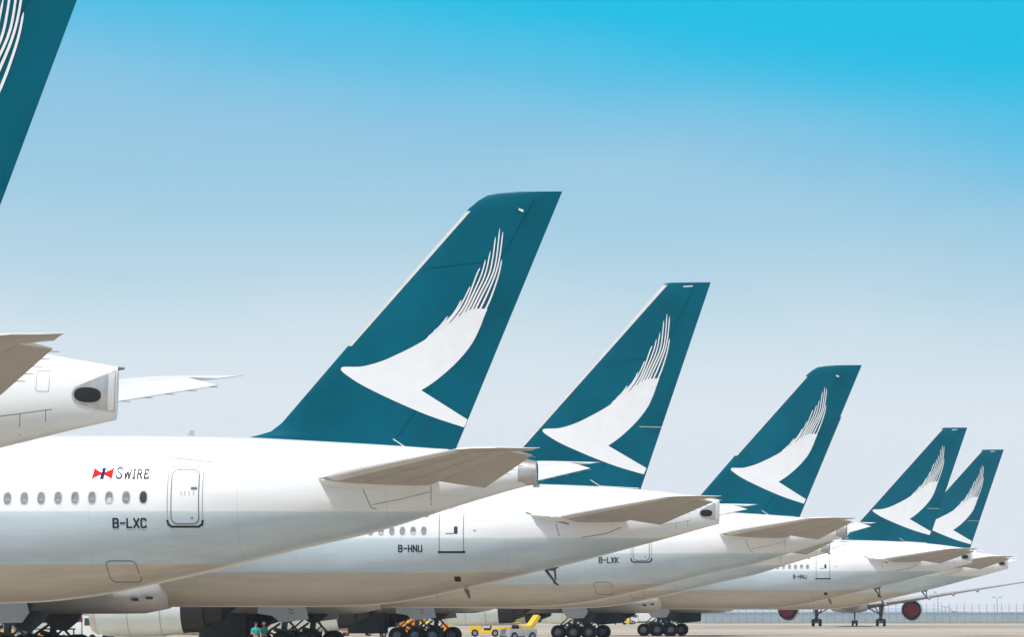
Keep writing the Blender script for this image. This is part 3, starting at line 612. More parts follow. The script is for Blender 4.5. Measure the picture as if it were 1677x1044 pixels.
    for i in range(n+1):
        x = (-26.9 if ty == 'A' else -26.25)-21*i/n; t = i/n; r = min(1, math.sqrt(max(0, 1-(1-min(1, t*7.5))**2))) if t < .5 else min(1, math.sqrt(max(0, 1-(1-min(1, (1-t)*5))**2)))
        for j in range(ms):
            an = 2*math.pi*j/ms; c_, s_ = math.cos(an), math.sin(an)
            sy = math.copysign(abs(c_)**.75, c_); sz = math.copysign(abs(s_)**.75, s_)
            vs.append((x, (hw-.6+.85*r)*sy*max(r, .02), 3.55+(-.0)+(1.27*r)*sz))
    for i in range(n):
        for j in range(ms): fs.append((i*ms+j, i*ms+(j+1) % ms, (i+1)*ms+(j+1) % ms, (i+1)*ms+j))
    bf = dict(n='belly_fairing', m=mk('belly_fairing', vs, fs, mat('belly_fairing_paint', (.62,.58,.54), .38, noise=.06, nscale=.8)), wing=True, k=[])
    yb = -(hw+.26)
    for xv, zv in (((-28.9, 3.0), (-28.2, 3.06)) if ty == 'A' else ((-28.4, 2.98), (-27.7, 3.06))):
        b = MB(); b.box((xv-.15, yb-.01, zv-.07), (xv+.12, yb+.5, zv+.07)); bf['k'].append(dict(n='vent', m=b.mesh('vent', HOLE, False)))
    specs.append(bf)
    # open body gear bay doors hanging from the belly
    for s in (-1, 1):
        b = MB(); x0, x1 = (-39.0, -36.0) if ty == 'A' else (-33.0, -30.6)
        b.prism([(x0,2.45),(x1,2.45),(x1-.05,.75 if ty == 'A' else 1.45),(x0+.25,.75 if ty == 'A' else 1.25)], s*1.1-.04, s*1.1+.04)
        specs.append(dict(n='gear_bay_door', m=b.mesh('gear_bay_door', BAYD, False), wing=True))
    # nose gear
    b = MB(); b.tube((-68, 0, .5), (-67.9, 0, 3.0), .12, .16); b.tube((-68, -.5, .5), (-68, .5, .5), .08); b.tube((-68, 0, 1.6), (-66.6, 0, 2.9), .07)
    specs.append(dict(n='nose_landing_gear', m=b.mesh('nose_landing_gear', STRUT), k=[dict(n='wheel', m=WHN, loc=(-68, d, .5)) for d in (-.33, .33)]))
    b = MB()
    for s in (-1, 1): b.prism([(-69.5,2.9),(-67.2,2.9),(-67.2,1.9),(-69.2,2.1)], s*.6-.02, s*.6+.02)
    specs.append(dict(n='nose_gear_door', m=b.mesh('nose_gear_door', DOORG, False)))
    return specs
TYPES = {'A': build_type('A'), 'B': build_type('B')}
REGM = {}
def reg_mesh(ty, txt):
    if (ty, txt) not in REGM:
        x0, z0 = (-14.47, 5.31) if ty == 'A' else (-15.41, 5.32)
        qs, _ = lettering(txt, x0, z0, .30, .055, .085, wf=.70)
        REGM[(ty, txt)] = decal('registration_lettering', [(s, 0, .018) for s in qs], [TXT], lambda x, z, off: fus_y(ty, x, z, -1, off), .2)
    return REGM[(ty, txt)]
def inst(sp, parent, ws):
    o = bpy.data.objects.new(sp['n'], sp['m']); COL.objects.link(o); o.parent = parent
    loc = Vector(sp.get('loc', (0, 0, 0)))
    if sp.get('wing'): loc.x += ws
    o.location = loc
    if sp.get('lab'): o['label'] = sp['lab']
    for c in sp.get('k', []): inst(c, o, 0)
    return o
def jet(ty, px, scale, label, reg=None, theta=7.0, ws=0.0, pitch=0.0, covers=False, pos=None, bay=True, trim=0.0):
    r = bpy.data.objects.new('passenger_jet', None); COL.objects.link(r); r.empty_display_size = 3
    D = FPX/scale
    r.location = pos if pos else ((px-CXP)*D/FPX, D, 0)
    r.rotation_euler = (0, R(pitch), R(-theta))
    r['label'] = label; r['category'] = 'airliner'; r['group'] = 'passenger jets parked in a row on the apron'
    for s in TYPES[ty]:
        if s['n'] == 'gear_bay_door' and not bay: continue
        o = inst(s, r, ws)
        if trim and s['n'] == 'tailplane':
            Q = Matrix.Rotation(R(-trim), 3, 'Y'); pv_ = Vector((-4.0, 0, 7.2)); o.rotation_euler = Q.to_euler(); o.location = pv_-Q@pv_
        if s['n'] == 'fuselage' and reg:
            g = bpy.data.objects.new('registration_lettering', reg_mesh(ty, reg)); COL.objects.link(g); g.parent = o
        if covers and s['n'] == 'engine':
            b = MB(); side = 1 if any(v.co.y > 0 for v in list(s['m'].vertices)[:1]) else -1
            b.lathe([(-34.75,.001),(-34.8,1.15),(-35.0,1.22),(-36.5,1.24)], (0, side*10.4, 2.78), n=32)
            g = bpy.data.objects.new('engine_cover', b.mesh('engine_cover', COVER)); COL.objects.link(g); g.parent = o; g['label'] = 'round red cover closing the engine'
    return r

jet('B', 173, 73.0, 'nearest jet, only tail cone, tailplane and part of the fin showing', pitch=2.1, trim=3.5)
jet('A', 878, 46.9, 'jet marked B-LXC beside its door, its teal fin the largest fully seen', reg='B-LXC')
jet('B', 1178, 33.5, 'jet marked B-HNU, its straight-topped teal fin second in the row', reg='B-HNU', bay=False)
jet('A', 1386, 27.56, 'jet marked B-LXK, its round-shouldered teal fin third in the row', reg='B-LXK')
jet('A', 1358, 21.8, 'jet almost hidden behind B-LXK, only its tail cone and belly showing below', ws=2.4)
jet('B', 1592, 18.76, 'jet marked B-HNJ, its teal fin overlapping the smallest fin', reg='B-HNJ')
jet('B', 1651, 16.53, 'farthest teal-finned jet, the smallest fin at the right end of the row')
jet('A', 0, 10, 'distant jet seen from behind, red covers on both engines, near the far fence', theta=95, bay=False, covers=True,
    pos=((1390-CXP)*969/FPX-33*math.sin(R(5)), 969-33*math.cos(R(5)), 0))

# ------------------------------------------------------------------ setting
def single(name, mesh, label=None, cat=None, group=None, kind=None, loc=(0, 0, 0), rz=0, parent=None):
    o = bpy.data.objects.new(name, mesh); COL.objects.link(o); o.location = loc; o.rotation_euler = (0, 0, rz); o.parent = parent
    if label: o['label'] = label
    if cat: o['category'] = cat
    if group: o['group'] = group
    if kind: o['kind'] = kind
    return o
def empty(name, loc, label, cat, group=None, rz=0):
    o = single(name, None, label, cat, group, None, loc, rz); return o
def at(px, s): D = FPX/s; return ((px-CXP)*D/FPX, D, 0)

m = bpy.data.materials.new('apron_concrete'); m.use_nodes = True; t = m.node_tree; b_ = t.nodes['Principled BSDF']; l = t.links.new
tcn = t.nodes.new('ShaderNodeTexCoord'); mp = t.nodes.new('ShaderNodeMapping'); l(tcn.outputs['Object'], mp.inputs[0]); mp.inputs['Scale'].default_value = (.004, .03, 1)
n1 = t.nodes.new('ShaderNodeTexNoise'); l(mp.outputs[0], n1.inputs[0]); n1.inputs['Scale'].default_value = 1.0; n1.inputs['Detail'].default_value = 8; n1.inputs['Roughness'].default_value = .65
r1 = t.nodes.new('ShaderNodeValToRGB'); l(n1.outputs[0], r1.inputs[0]); e = r1.color_ramp.elements
e[0].position = .32; e[0].color = (.33, .27, .20, 1); e[1].position = .66; e[1].color = (.52, .455, .35, 1)
q = e.new(.5); q.color = (.45, .39, .30, 1)
n2 = t.nodes.new('ShaderNodeTexNoise'); l(tcn.outputs['Object'], n2.inputs[0]); n2.inputs['Scale'].default_value = .35; n2.inputs['Detail'].default_value = 9
br = t.nodes.new('ShaderNodeTexBrick'); l(tcn.outputs['Object'], br.inputs[0]); br.inputs['Scale'].default_value = 1; br.inputs['Brick Width'].default_value = 7.5; br.inputs['Row Height'].default_value = 7.5; br.offset = 0
br.inputs['Mortar Size'].default_value = .05; br.inputs['Color1'].default_value = (1,1,1,1); br.inputs['Color2'].default_value = (.93,.93,.93,1); br.inputs['Mortar'].default_value = (.55,.52,.48,1)
mu = t.nodes.new('ShaderNodeMix'); mu.data_type = 'RGBA'; mu.blend_type = 'MULTIPLY'; mu.inputs[0].default_value = 1; l(r1.outputs[0], mu.inputs[6]); l(br.outputs[0], mu.inputs[7])
mv = t.nodes.new('ShaderNodeMix'); mv.data_type = 'RGBA'; mv.blend_type = 'OVERLAY'; mv.inputs[0].default_value = .25; l(mu.outputs[2], mv.inputs[6]); l(n2.outputs[0], mv.inputs[7]); l(mv.outputs[2], b_.inputs['Base Color'])
b_.inputs['Roughness'].default_value = .85
gm = mk('ground', [(-2500,-900,0),(2500,-900,0),(2500,2600,0),(-2500,2600,0)], [(0,1,2,3)], m, False); single('ground', gm, kind='structure')
YEL = mat('line_yellow', (.60, .42, .06), .7, noise=.15, nscale=.5); WLN = mat('line_white', (.72, .70, .66), .7, noise=.1, nscale=.5); DSTR = mat('asphalt_strip', (.12, .10, .08), .9, noise=.2, nscale=.02); SEAL = mat('grass_strip', (.20, .19, .10), .95, noise=.3, nscale=.05)
b = MB()
b.add([(-900,1000,.004),(900,1022,.004),(900,1036,.004),(-900,1012,.004)], [(0,1,2,3)], 0)
b.add([(-900,700,.004),(900,716,.004),(900,722,.004),(-900,706,.004)], [(0,1,2,3)], 1)
b.add([(-400,600,.004),(500,585,.004),(500,640,.004),(-400,655,.004)], [(0,1,2,3)], 3)
b.add([(-400,770,.004),(500,755,.004),(500,775,.004),(-400,792,.004)], [(0,1,2,3)], 4)
b.add([(30,900,.004),(260,893,.004),(260,903,.004),(30,912,.004)], [(0,1,2,3)], 0)
b.add([(-400,1060,.004),(500,1075,.004),(500,1120,.004),(-400,1110,.004)], [(0,1,2,3)], 4)
b.add([(20,845,.004),(60,845,.004),(60,856,.004),(20,852,.004)], [(0,1,2,3)], 0)
for i in range(6): b.add([(-200+i*60,300,.008),(-199.7+i*60,300,.008),(-198.2+i*60+20,900,.008),(-198.5+i*60+20,900,.008)], [(0,1,2,3)], 2)
single('taxiway', b.mesh('taxiway', [DSTR, WLN, YEL, mat('pink_concrete', (.50,.36,.27), .9, noise=.15, nscale=.03), mat('pale_concrete', (.58,.53,.42), .9, noise=.12, nscale=.03)], False), kind='structure')
b = MB(); b.add([(-1500,1225,.004),(1500,1290,.004),(1500,1500,.004),(-1500,1400,.004)], [(0,1,2,3)], 0); single('grass_verge', b.mesh('grass_verge', SEAL, False), kind='structure')
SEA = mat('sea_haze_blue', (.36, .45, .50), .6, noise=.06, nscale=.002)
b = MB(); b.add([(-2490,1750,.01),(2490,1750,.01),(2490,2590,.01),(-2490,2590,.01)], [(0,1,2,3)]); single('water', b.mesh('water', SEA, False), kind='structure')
# low far shore
vs = []; fs = []; n = 120
for j in range(5):
    for i in range(n+1):
        x = -900+1800*i/n; vs.append((x, 2360+j*50, (0, .6, 1, .6, 0)[j]*(3.5+2.2*math.sin(i*.21+1)+1.2*math.sin(i*.9))))
for j in range(4):
    for i in range(n): fs.append((j*(n+1)+i, j*(n+1)+i+1, (j+1)*(n+1)+i+1, (j+1)*(n+1)+i))
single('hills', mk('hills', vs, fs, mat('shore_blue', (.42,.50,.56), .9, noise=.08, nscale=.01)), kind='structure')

# blast fence: one thing, its posts and panels as parts
FP = mat('fence_panel', (.62, .66, .71), .5, noise=.05, nscale=.2); FPO = mat('fence_post', (.42, .45, .50), .5)
fe = empty('perimeter_fence', (0, 0, 0), 'long pale perimeter fence with tall close-set posts running along the far side of the apron', 'fence')
fx0, fx1 = -160, 150
yf = lambda x: 1240+(x+20)*.95
pb = MB(); bars = MB(); stuffp = MB(); x = fx0; cnt = 0
while x < fx1:
    y0, y1 = yf(x), yf(x+1.9)
    pb.add([(x,y0,.1),(x+1.8,y1,.1),(x+1.8,y1,2.4),(x,y0,2.4),(x,y0+.05,.1),(x+1.8,y1+.05,.1),(x+1.8,y1+.05,2.4),(x,y0+.05,2.4)], [(0,1,2,3),(7,6,5,4),(3,2,6,7),(0,3,7,4),(1,5,6,2)])
    b = stuffp if x < 18 else MB()
    b.tube((x, y0-.1, 0), (x, y0-.1, 3.9), .09, .07, 6); b.tube((x, y0-.1, 3.9), (x, y0-.6, 4.5), .05, .04, 5); b.tube((x, y0-.1, 3.9), (x, y0+.5, 4.5), .05, .04, 5)
    if b is not stuffp: single('fence_post', b.mesh('fence_post', FPO), parent=fe)
    x += 1.9
single('fence_panel', pb.mesh('fence_panel', FP, False), parent=fe)
for z in (2.6, 3.2, 3.8): bars.tube((fx0, yf(fx0)-.12, z), (fx1, yf(fx1)-.12, z), .03, .03, 4)
single('fence_rail', bars.mesh('fence_rail', FPO), parent=fe)
o = single('fence_post', stuffp.mesh('fence_post', FPO), parent=fe, kind='stuff')

def lamp_post(px, s, h, twin, label):
    r = empty('lamp_post', at(px, s), label, 'lamp post', 'lamp posts beyond the fence')
    b = MB(); b.tube((0,0,0), (0,0,h), .13, .08, 8); single('pole', b.mesh('pole', FPO), parent=r)
    for sg in ((-1, 1) if twin else (-1,)):
        b = MB(); b.tube((0,0,h), (sg*.8,0,h+.3), .05, .05, 6); b.box((sg*.8-.35,-.3,h+.15), (sg*.8+.35,.3,h+.4), bev=.06); single('lamp_head', b.mesh('lamp_head', FPO), parent=r)
    return r
lamp_post(1536, 6.9, 6.9, False, 'slim lamp post standing left of the twin-headed one, rising to the distant wing')
lamp_post(1633, 6.9, 5.7, True, 'lamp post with two round floodlight heads above the fence at the right')
r = empty('windsock_mast', at(1548, 6.9), 'short crooked mast with a horizontal arm in front of the far fence', 'mast')
b = MB(); b.tube((0,0,0), (0,0,3.6), .12, .09, 8); b.tube((0,0,3.55), (-.9,0,3.9), .1, .09, 8); b.tube((0,0,3.6), (.8,0,3.7), .12, .1, 8); b.tube((.8,0,3.7), (2.0,0,2.2), .1, .09, 8); single('mast', b.mesh('mast', FPO), parent=r)
b = MB(); b.box((1.7,-.3,1.9), (2.5,.3,2.6), bev=.08); single('equipment_box', b.mesh('equipment_box', SEAM), parent=r)

# grey cargo building glimpsed at the left under the belly
bw = empty('cargo_building', at(-40, 15.5), 'plain grey cargo building glimpsed under the belly at the left edge', 'building')
b = MB(); b.box((-14,0,0), (4.9,14,6.5)); single('wall', b.mesh('wall', mat('grey_cladding', (.19,.195,.20), .7, noise=.06, nscale=.6), False), parent=bw)
b = MB(); b.box((-14.2,-.2,6.5), (5.1,14.2,6.9)); single('roof', b.mesh('roof', mat('roof_grey', (.3,.3,.31), .7, noise=.08), False), parent=bw)
b = MB()
for i in range(4): b.box((-12+i*4,-.06,0), (-9.2+i*4,0,4.2))
single('roller_door', b.mesh('roller_door', mat('roller_grey', (.26,.27,.28), .6, noise=.05), False), parent=bw)

# ------------------------------------------------------------------ ground vehicles
GW = mat('gse_white', (.72,.71,.68), .4, noise=.05, nscale=2); GO = mat('gse_orange', (.70,.24,.03), .45, noise=.08, nscale=2); GY = mat('gse_yellow', (.80,.52,.03), .45, noise=.08, nscale=2)
GT = mat('gse_teal', (.02,.35,.34), .5, noise=.1, nscale=2); GG = mat('gse_grey', (.42,.42,.44), .5, noise=.08, nscale=2); GK = mat('gse_glass', (.03,.05,.06), .1)
SKIN = mat('skin', (.45,.27,.18), .6); HAIR = mat('hair', (.02,.015,.012), .7); TROU = mat('navy_trousers', (.03,.04,.07), .8); TSH = mat('teal_shirt', (.01,.38,.36), .8, noise=.1, nscale=8); VEST = mat('yellow_vest', (.80,.72,.05), .7, noise=.06, nscale=8); CAPW = mat('white_cap', (.75,.73,.70), .7); TAPE = mat('reflective_tape', (.65,.66,.66), .3)
def small_wheel(r, w):
    b = MB(); b.lathe([(-w/2,.02),(-w/2,r*.9),(-w/2+.04,r),(w/2-.04,r),(w/2,r*.9),(w/2,.02)], (0,0,0), axis='y', n=24, mis=[0]*5)
    b.lathe([(-w/2-.012,.01),(-w/2-.012,r*.5)], (0,0,0), axis='y', n=16, mi=1); return b.mesh('wheel', [TYRE, HUB])
SW = small_wheel(.36, .22); SWS = small_wheel(.26, .16)
def wheels(p, pts, me=SW, z=.36):
    for x, y in pts: single('wheel', me, parent=p, loc=(x, y, z))
def tractor(px, s, rz, label, c1, c2):
    r = empty('baggage_tractor', at(px, s), label, 'tractor', 'tow tractors on the apron', rz)
    b = MB(); b.box((-1.5,-.7,.3), (1.5,.7,.62), bev=.05); b.box((-1.5,-.68,.62), (-.35,.68,1.12), bev=.08); b.box((.75,-.68,.62), (1.5,.68,.95), bev=.06); single('chassis', b.mesh('chassis', c1), parent=r)
    b = MB(); b.prism([(-1.52,.75),(-1.1,1.2),(-.4,1.25),(-.4,.7)], -.6, .6); single('bonnet', b.mesh('bonnet', c2, False), parent=r)
    b = MB(); b.box((-.1,-.5,.62), (.6,.5,.85), bev=.04); b.box((.5,-.5,.85), (.65,.5,1.35), bev=.04); single('seat', b.mesh('seat', TYRE), parent=r)
    b = MB(); b.tube((-.38,.1,.9), (-.15,.1,1.25), .03)
    b.lathe([(0,.17),(.03,.19),(.05,.17)], (-.13,.1,1.23), axis='z', n=16); single('steering_wheel', b.mesh('steering_wheel', HOLE), parent=r)
    b = MB(); b.box((-1.56,-.55,.62), (-1.5,-.35,.78)); b.box((-1.56,.35,.62), (-1.5,.55,.78)); single('headlight', b.mesh('headlight', WLN, False), parent=r)
    wheels(r, [(-.95,-.62),(-.95,.62),(1.0,-.62),(1.0,.62)]); return r
def dolly(px, s, rz, label, c):
    r = empty('baggage_cart', at(px, s), label, 'cart', None, rz)
    b = MB(); b.box((-1.5,-.75,.42), (1.5,.75,.55), bev=.03); b.tube((-1.5,0,.48), (-2.3,0,.4), .04); single('deck', b.mesh('deck', GG), parent=r)
    b = MB()
    for x in (-1.45, 1.45):
        for y in (-.7, .7): b.tube((x,y,.55), (x,y,1.45), .035)
    for y in (-.7, .7): b.tube((-1.45,y,1.0), (1.45,y,1.0), .03)
    single('frame', b.mesh('frame', GG), parent=r)
    b = MB(); b.box((-1.55,-.8,1.45), (1.55,.8,1.52), bev=.03); single('roof', b.mesh('roof', c), parent=r)
    for i in range(5):
        b = MB(); x = -1.15+i*.57; b.box((x-.24,-.45,.56), (x+.24,.35,1.05+.12*(i % 2)), bev=.06); single('suitcase', b.mesh('suitcase', (BAYD, GW, REDST, c, TROU)[i]), parent=r)
    wheels(r, [(-1.0,-.6),(-1.0,.6),(1.0,-.6),(1.0,.6)], SWS, .26); return r
def truck(px, s, rz, label, body, h=2.35, red=False, L=4.6):
    r = empty('service_truck', at(px, s), label, 'truck', 'service trucks on the apron', rz)
    x0 = -L/2
    b = MB(); b.prism([(x0,.5),(x0,1.15),(x0+.35,1.35),(x0+.8,2.05),(x0+1.7,2.1),(x0+1.7,.5)], -.95, .95); single('cab', b.mesh('cab', GW, False), parent=r)
    b = MB(); b.add([(x0+.36,-.85,1.38),(x0+.36,.85,1.38),(x0+.78,.85,1.98),(x0+.78,-.85,1.98)], [(0,1,2,3)])
    b.add([(x0+.372,-.85,1.37),(x0+.372,.85,1.37),(x0+.35,.85,1.39),(x0+.35,-.85,1.39)], [(0,1,2,3)])
    for y in (-.96, .96): b.prism([(x0+.55,1.35),(x0+.9,1.9),(x0+1.55,1.9),(x0+1.55,1.35)], y-.006, y+.006)
    w = b.mesh('windscreen', GK, False); o = single('windscreen', w, parent=r, loc=(-.015, 0, .008))
    b = MB(); b.box((x0+1.8,-1,.62), (L/2,1,h), bev=.05); single('cargo_box', b.mesh('cargo_box', body), parent=r)
    b = MB(); b.box((x0+.1,-.8,.38), (L/2-.1,.8,.6)); single('chassis', b.mesh('chassis', DARKM, False), parent=r)
    if red:
        b = MB()
        for i in range(5): b.box((x0+2.05+i*.42,-1.03,.85), (x0+2.35+i*.42,-1.0,1.55))
        single('louvre', b.mesh('louvre', DARKM, False), parent=r)
        b = MB(); b.box((x0+2.1,-.9,h), (x0+3.9,.9,h+.42), bev=.04); single('roof_unit', b.mesh('roof_unit', REDST), parent=r)
    b = MB(); b.box((x0-.06,-.85,.45), (x0,.85,.7), bev=.02); single('bumper', b.mesh('bumper', DARKM), parent=r)
    wheels(r, [(x0+.85,-.85),(x0+.85,.85),(L/2-.9,-.85),(L/2-.9,.85)]); return r
def belt_loader(px, s, rz, label):
    r = empty('belt_loader', at(px, s), label, 'belt loader', None, rz)
    b = MB(); b.box((-1.6,-.8,.35), (1.3,.8,.98), bev=.06); single('chassis', b.mesh('chassis', GG), parent=r)
    b = MB(); b.prism([(-1.9,.95),(-1.9,1.1),(1.0,1.25),(1.8,2.15),(2.05,2.0),(1.3,.95)], -.35, .35); single('conveyor', b.mesh('conveyor', GY, False), parent=r)
    b = MB(); b.tube((-.9,-.45,.98), (-.9,-.45,1.5), .03); b.tube((-.2,-.45,.98), (-.2,-.45,1.5), .03); b.tube((-.9,-.45,1.5), (-.2,-.45,1.5), .03); single('handrail', b.mesh('handrail', GY), parent=r)
    b = MB(); b.box((-1.1,-.78,.98), (-.6,-.4,1.3), bev=.05); single('seat', b.mesh('seat', TYRE), parent=r)
    wheels(r, [(-1.1,-.72),(-1.1,.72),(.8,-.72),(.8,.72)]); return r

def person(px, s, rz, label, shirt, cap=None, sit=False, z=0.0, arm=(.35, .1)):
    p = at(px, s); r = empty('person', (p[0], p[1], z), label, 'person', 'ground crew at work', rz)
    def skin(name, verts, edges, m, parent, lv=1):
        me = bpy.data.meshes.new(name); me.from_pydata([v[0] for v in verts], edges, []); me.materials.append(m)
        o = single(name, me, parent=parent)
        sm = o.modifiers.new('skin', 'SKIN'); sm.use_smooth_shade = True
        for i, v in enumerate(verts):
            sv = me.skin_vertices[0].data[i]; rr = v[1]; sv.radius = rr if isinstance(rr, tuple) else (rr, rr); sv.use_root = (i == 0)
        sb = o.modifiers.new('sub', 'SUBSURF'); sb.levels = lv; sb.render_levels = lv
        return o
    hz = .95; V = [((0,0,hz),(.16,.11)), ((0,0,1.15),(.15,.10)), ((0,0,1.38),(.19,.11)), ((0,0,1.49),.06), ((0,-.01,1.56),.06), ((0,-.02,1.66),(.085,.10)), ((0,-.01,1.74),(.07,.08))]
    E_ = [(0,1),(1,2),(2,3),(3,4),(4,5),(5,6)]
    for sg, ax in ((-1, arm[0]), (1, arm[1])):
        k = len(V); V += [((sg*.20,0,1.40),.065), ((sg*.27,-.05-ax*.1,1.14),.048), ((sg*.25,-.10-ax*.6,1.14+ax*.35-.20*(1-ax)),.036), ((sg*.24,-.15-ax*.7,1.10+ax*.42-.22*(1-ax)),(.03,.045))]
        E_ += [(2,k),(k,k+1),(k+1,k+2),(k+2,k+3)]
        for fi in range(4):
            f0 = len(V); bx_, by_, bz_ = V[k+3][0]
            V += [((bx_+(fi-1.5)*.02, by_-.05, bz_-.05+.004*fi),.010)]; E_ += [(k+3, f0)]
        f0 = len(V); V += [((bx_-sg*.045, by_-.02, bz_-.02),.012)]; E_ += [(k+3, f0)]
    for sg in (-1, 1):
        k = len(V)
        if sit: V += [((sg*.10,-.05,hz-.02),.10), ((sg*.13,-.45,hz-.02),.07), ((sg*.13,-.50,hz-.42),.05), ((sg*.13,-.62,hz-.45),.045)]
        else: V += [((sg*.10,0,hz-.08),.10), ((sg*.11,-.03,.50),.065), ((sg*.11,.02,.09),.045), ((sg*.12,-.15,.045),.045)]
        E_ += [(0,k),(k,k+1),(k+1,k+2),(k+2,k+3)]
    body = skin('body', V, E_, SKIN, r, 2)
    T = [((0,0,hz+.03),(.185,.135)), ((0,0,1.15),(.175,.125)), ((0,0,1.37),(.215,.135)), ((0,0,1.46),(.09,.08))]; Te = [(0,1),(1,2),(2,3)]
    for sg, ax in ((-1, arm[0]), (1, arm[1])):
        k = len(T); T += [((sg*.21,0,1.39),.085), ((sg*.265,-.04-ax*.08,1.17),.07)]; Te += [(2,k),(k,k+1)]
    skin('shirt', T, Te, shirt, r)
    Tr = [((0,0,hz),(.175,.125))]; Tre = []
    for sg in (-1, 1):
        k = len(Tr)
        if sit: Tr += [((sg*.11,-.05,hz-.02),.115), ((sg*.13,-.45,hz-.02),.085), ((sg*.13,-.50,hz-.38),.07)]
        else: Tr += [((sg*.11,0,hz-.1),.115), ((sg*.115,-.03,.50),.085), ((sg*.115,.02,.12),.07)]
        Tre += [(0,k),(k,k+1),(k+1,k+2)]
    skin('trousers', Tr, Tre, TROU, r)
    b = MB(); b.lathe([(1.655,.108),(1.72,.106),(1.78,.075),(1.81,.02),(1.812,.001)], (0,.012,0), axis='z', n=16)
    if cap: b.box((-.08,-.20,1.70), (.08,-.06,1.72), bev=.008)
    single('cap' if cap else 'hair', b.mesh('hair', cap or HAIR), parent=r)
    b = MB(); b.box((-.045,-.128,1.665), (-.02,-.118,1.68)); b.box((.02,-.128,1.665), (.045,-.118,1.68)); b.box((-.03,-.124,1.60), (.03,-.114,1.607)); single('face', b.mesh('face', HAIR, False), parent=r)
    b = MB(); b.prism([(-.012,1.66),(.012,1.66),(.018,1.625),(-.018,1.625)], -.142, -.11); single('nose', b.mesh('nose', SKIN, False), parent=r)
    return r

tractor(32, 25.2, R(8), 'orange tow tractor left of the black gear leg at the bottom left corner', GO, GY)
truck(134, 21.5, R(155), 'white truck with a dark cab window standing behind the nearest gear legs', GW, 1.6, True, 4.6)
dolly(75, 31.5, R(4), 'low baggage cart with a teal roof at the bottom edge under the near gear', GT)
person(419, 28.4, R(20), 'dark-haired worker in a teal shirt beside the open gear door with red stripes', TSH)
person(432, 27.9, R(-150), 'worker in a teal shirt and white cap beside the dark-haired one', TSH, CAPW)
r = tractor(662, 15.6, R(180), 'orange tow tractor carrying the worker in a yellow vest', GO, GO)
person(667, 15.7, R(100), 'worker in a yellow vest sitting on the orange tow tractor', VEST, None, True, .12)
person(700, 15.2, R(200), 'worker in a yellow vest standing between the two yellow-vested others, behind the middle wheel', VEST, arm=(.6,.5))
person(729, 15.0, R(160), 'worker in a yellow vest standing rightmost, beside the pale engine', VEST, arm=(.2,.7))
r = empty('ground_power_unit', at(636, 17.5), 'rounded white ground power unit left of the orange tow tractor', 'generator', None, R(10))
b = MB(); b.box((-.75,-.6,.4), (.75,.6,1.75), bev=.25); single('housing', b.mesh('housing', GW), parent=r)
b = MB(); b.box((-.4,-.62,.9), (.1,-.6,1.3)); b.box((.25,-.62,1.0), (.5,-.6,1.25)); single('control_panel', b.mesh('control_panel', SEAM, False), parent=r)
b = MB(); b.tube((-.75,0,.45), (-1.7,0,.35), .04); single('towbar', b.mesh('towbar', GG), parent=r)
wheels(r, [(-.5,-.5),(-.5,.5),(.5,-.5),(.5,.5)], SWS, .26)
r = empty('flatbed_trailer', at(590, 16.5), 'low cream flatbed trailer with orange wheels guard in front of the dark bay door', 'trailer', None, R(6))
b = MB(); b.box((-2.6,-1,.62), (2.2,1,.80), bev=.03); b.prism([(.2,.8),(2.2,1.25),(2.2,.8)], -.9, .9); single('deck', b.mesh('deck', GW), parent=r)
b = MB(); b.box((-1.9,-1.03,.35), (-.9,-.98,.6), bev=.01); b.box((.2,-1.03,.35), (1.4,-.98,.6), bev=.01); single('wheel_guard', b.mesh('wheel_guard', GO), parent=r)
wheels(r, [(-1.4,-.8),(-1.4,.8),(.8,-.8),(.8,.8)], SWS, .26)
tractor(794, 17.0, R(0), 'bright yellow tow tractor with an orange front between the white engine and the belt loader', GY, GO)
belt_loader(850, 19.6, R(38), 'grey belt loader with its yellow conveyor raised at the right end')
truck(1015, 8.6, R(90), 'small distant white van between the two right-hand gear bogies, left of the yellow cart', GW, 2.2, False, 4.5)
r = tractor(1028, 8.5, R(75), 'small distant yellow and orange cart between the two white vans', GY, GO)
truck(1052, 8.4, R(10), 'longer distant white truck behind the legs of the right-hand gear', GW, 2.5, False, 5.5)

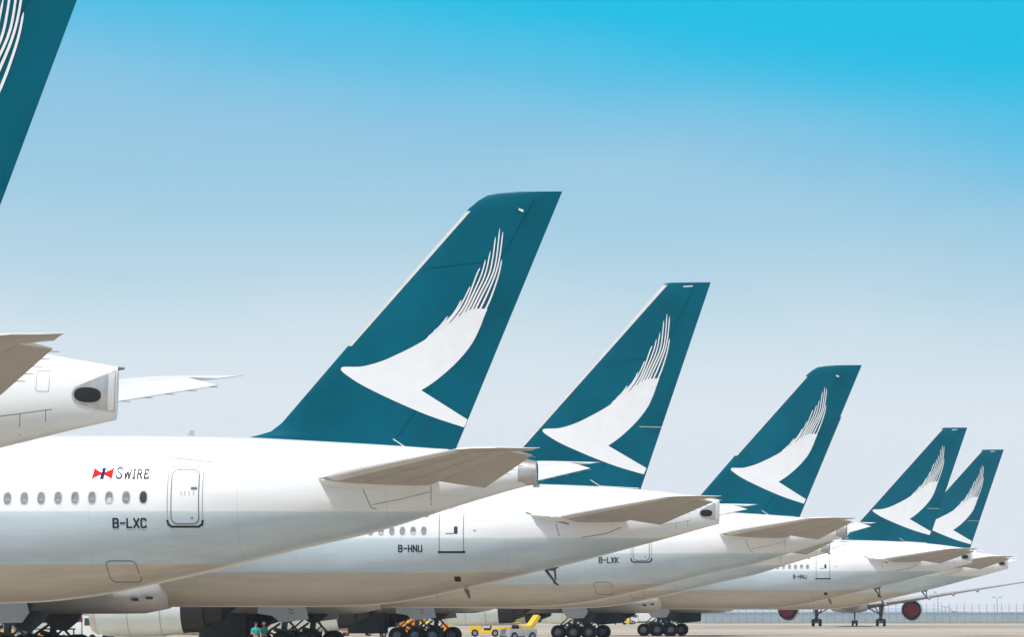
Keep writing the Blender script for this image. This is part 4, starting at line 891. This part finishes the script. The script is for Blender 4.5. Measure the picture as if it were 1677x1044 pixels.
# thin sunlit air between the camera and the far fence
hm = bpy.data.materials.new('haze_air'); hm.use_nodes = True; ht = hm.node_tree; ht.nodes.clear()
pv = ht.nodes.new('ShaderNodeVolumePrincipled'); pv.inputs['Color'].default_value = (.90, .95, 1.0, 1); pv.inputs['Density'].default_value = 0.00006; pv.inputs['Anisotropy'].default_value = -0.35
ho = ht.nodes.new('ShaderNodeOutputMaterial'); ht.links.new(pv.outputs[0], ho.inputs['Volume'])
b = MB(); b.box((-2600,-950,-2), (2600,2700,75)); single('haze', b.mesh('haze', hm, False), kind='stuff')

r = empty('cargo_dolly', at(672, 14.6), 'orange cargo container with yellow frame on a dolly behind the gear', 'container', None, R(5))
b = MB(); b.prism([(-1.9,.55),(1.5,.55),(1.5,2.0),(-1.3,2.0),(-1.9,1.4)], -.8, .8); single('container', b.mesh('container', GO, False), parent=r)
b = MB()
for x in (-1.55, -.5, .5, 1.5): b.tube((x,-.84,.5), (x,-.84,2.05), .05, n=6)
b.tube((-1.9,-.84,.55), (1.55,-.84,.55), .06, n=6); b.tube((-1.4,-.84,2.03), (1.55,-.84,2.03), .06, n=6); single('frame', b.mesh('frame', GY), parent=r)
b = MB(); b.box((-2.0,-.85,.32), (1.6,.85,.5)); single('deck', b.mesh('deck', GG, False), parent=r)
wheels(r, [(-1.4,-.7),(-1.4,.7),(1.1,-.7),(1.1,.7)], SWS, .26)
r = empty('baggage_cart', at(713, 15.5), 'open yellow cart piled with pale bags between the yellow-vested workers', 'cart', None, R(-6))
b = MB(); b.box((-1.5,-.7,.45), (1.5,.7,.6), bev=.03); b.box((-1.5,-.7,.6), (-1.4,.7,1.3)); b.box((1.4,-.7,.6), (1.5,.7,1.3)); single('deck', b.mesh('deck', GY), parent=r)
for i in range(4):
    b = MB(); b.box((-1.3+i*.68,-.5,.6), (-.72+i*.68,.45,1.15+.15*(i % 2)), bev=.08); single('bag', b.mesh('bag', (GW, GG, GW, GO)[i]), parent=r)
wheels(r, [(-1.0,-.6),(-1.0,.6),(1.0,-.6),(1.0,.6)], SWS, .26)


dolly(118, 20.2, R(12), 'baggage cart with a red roof beside the white truck under the near belly', REDG)
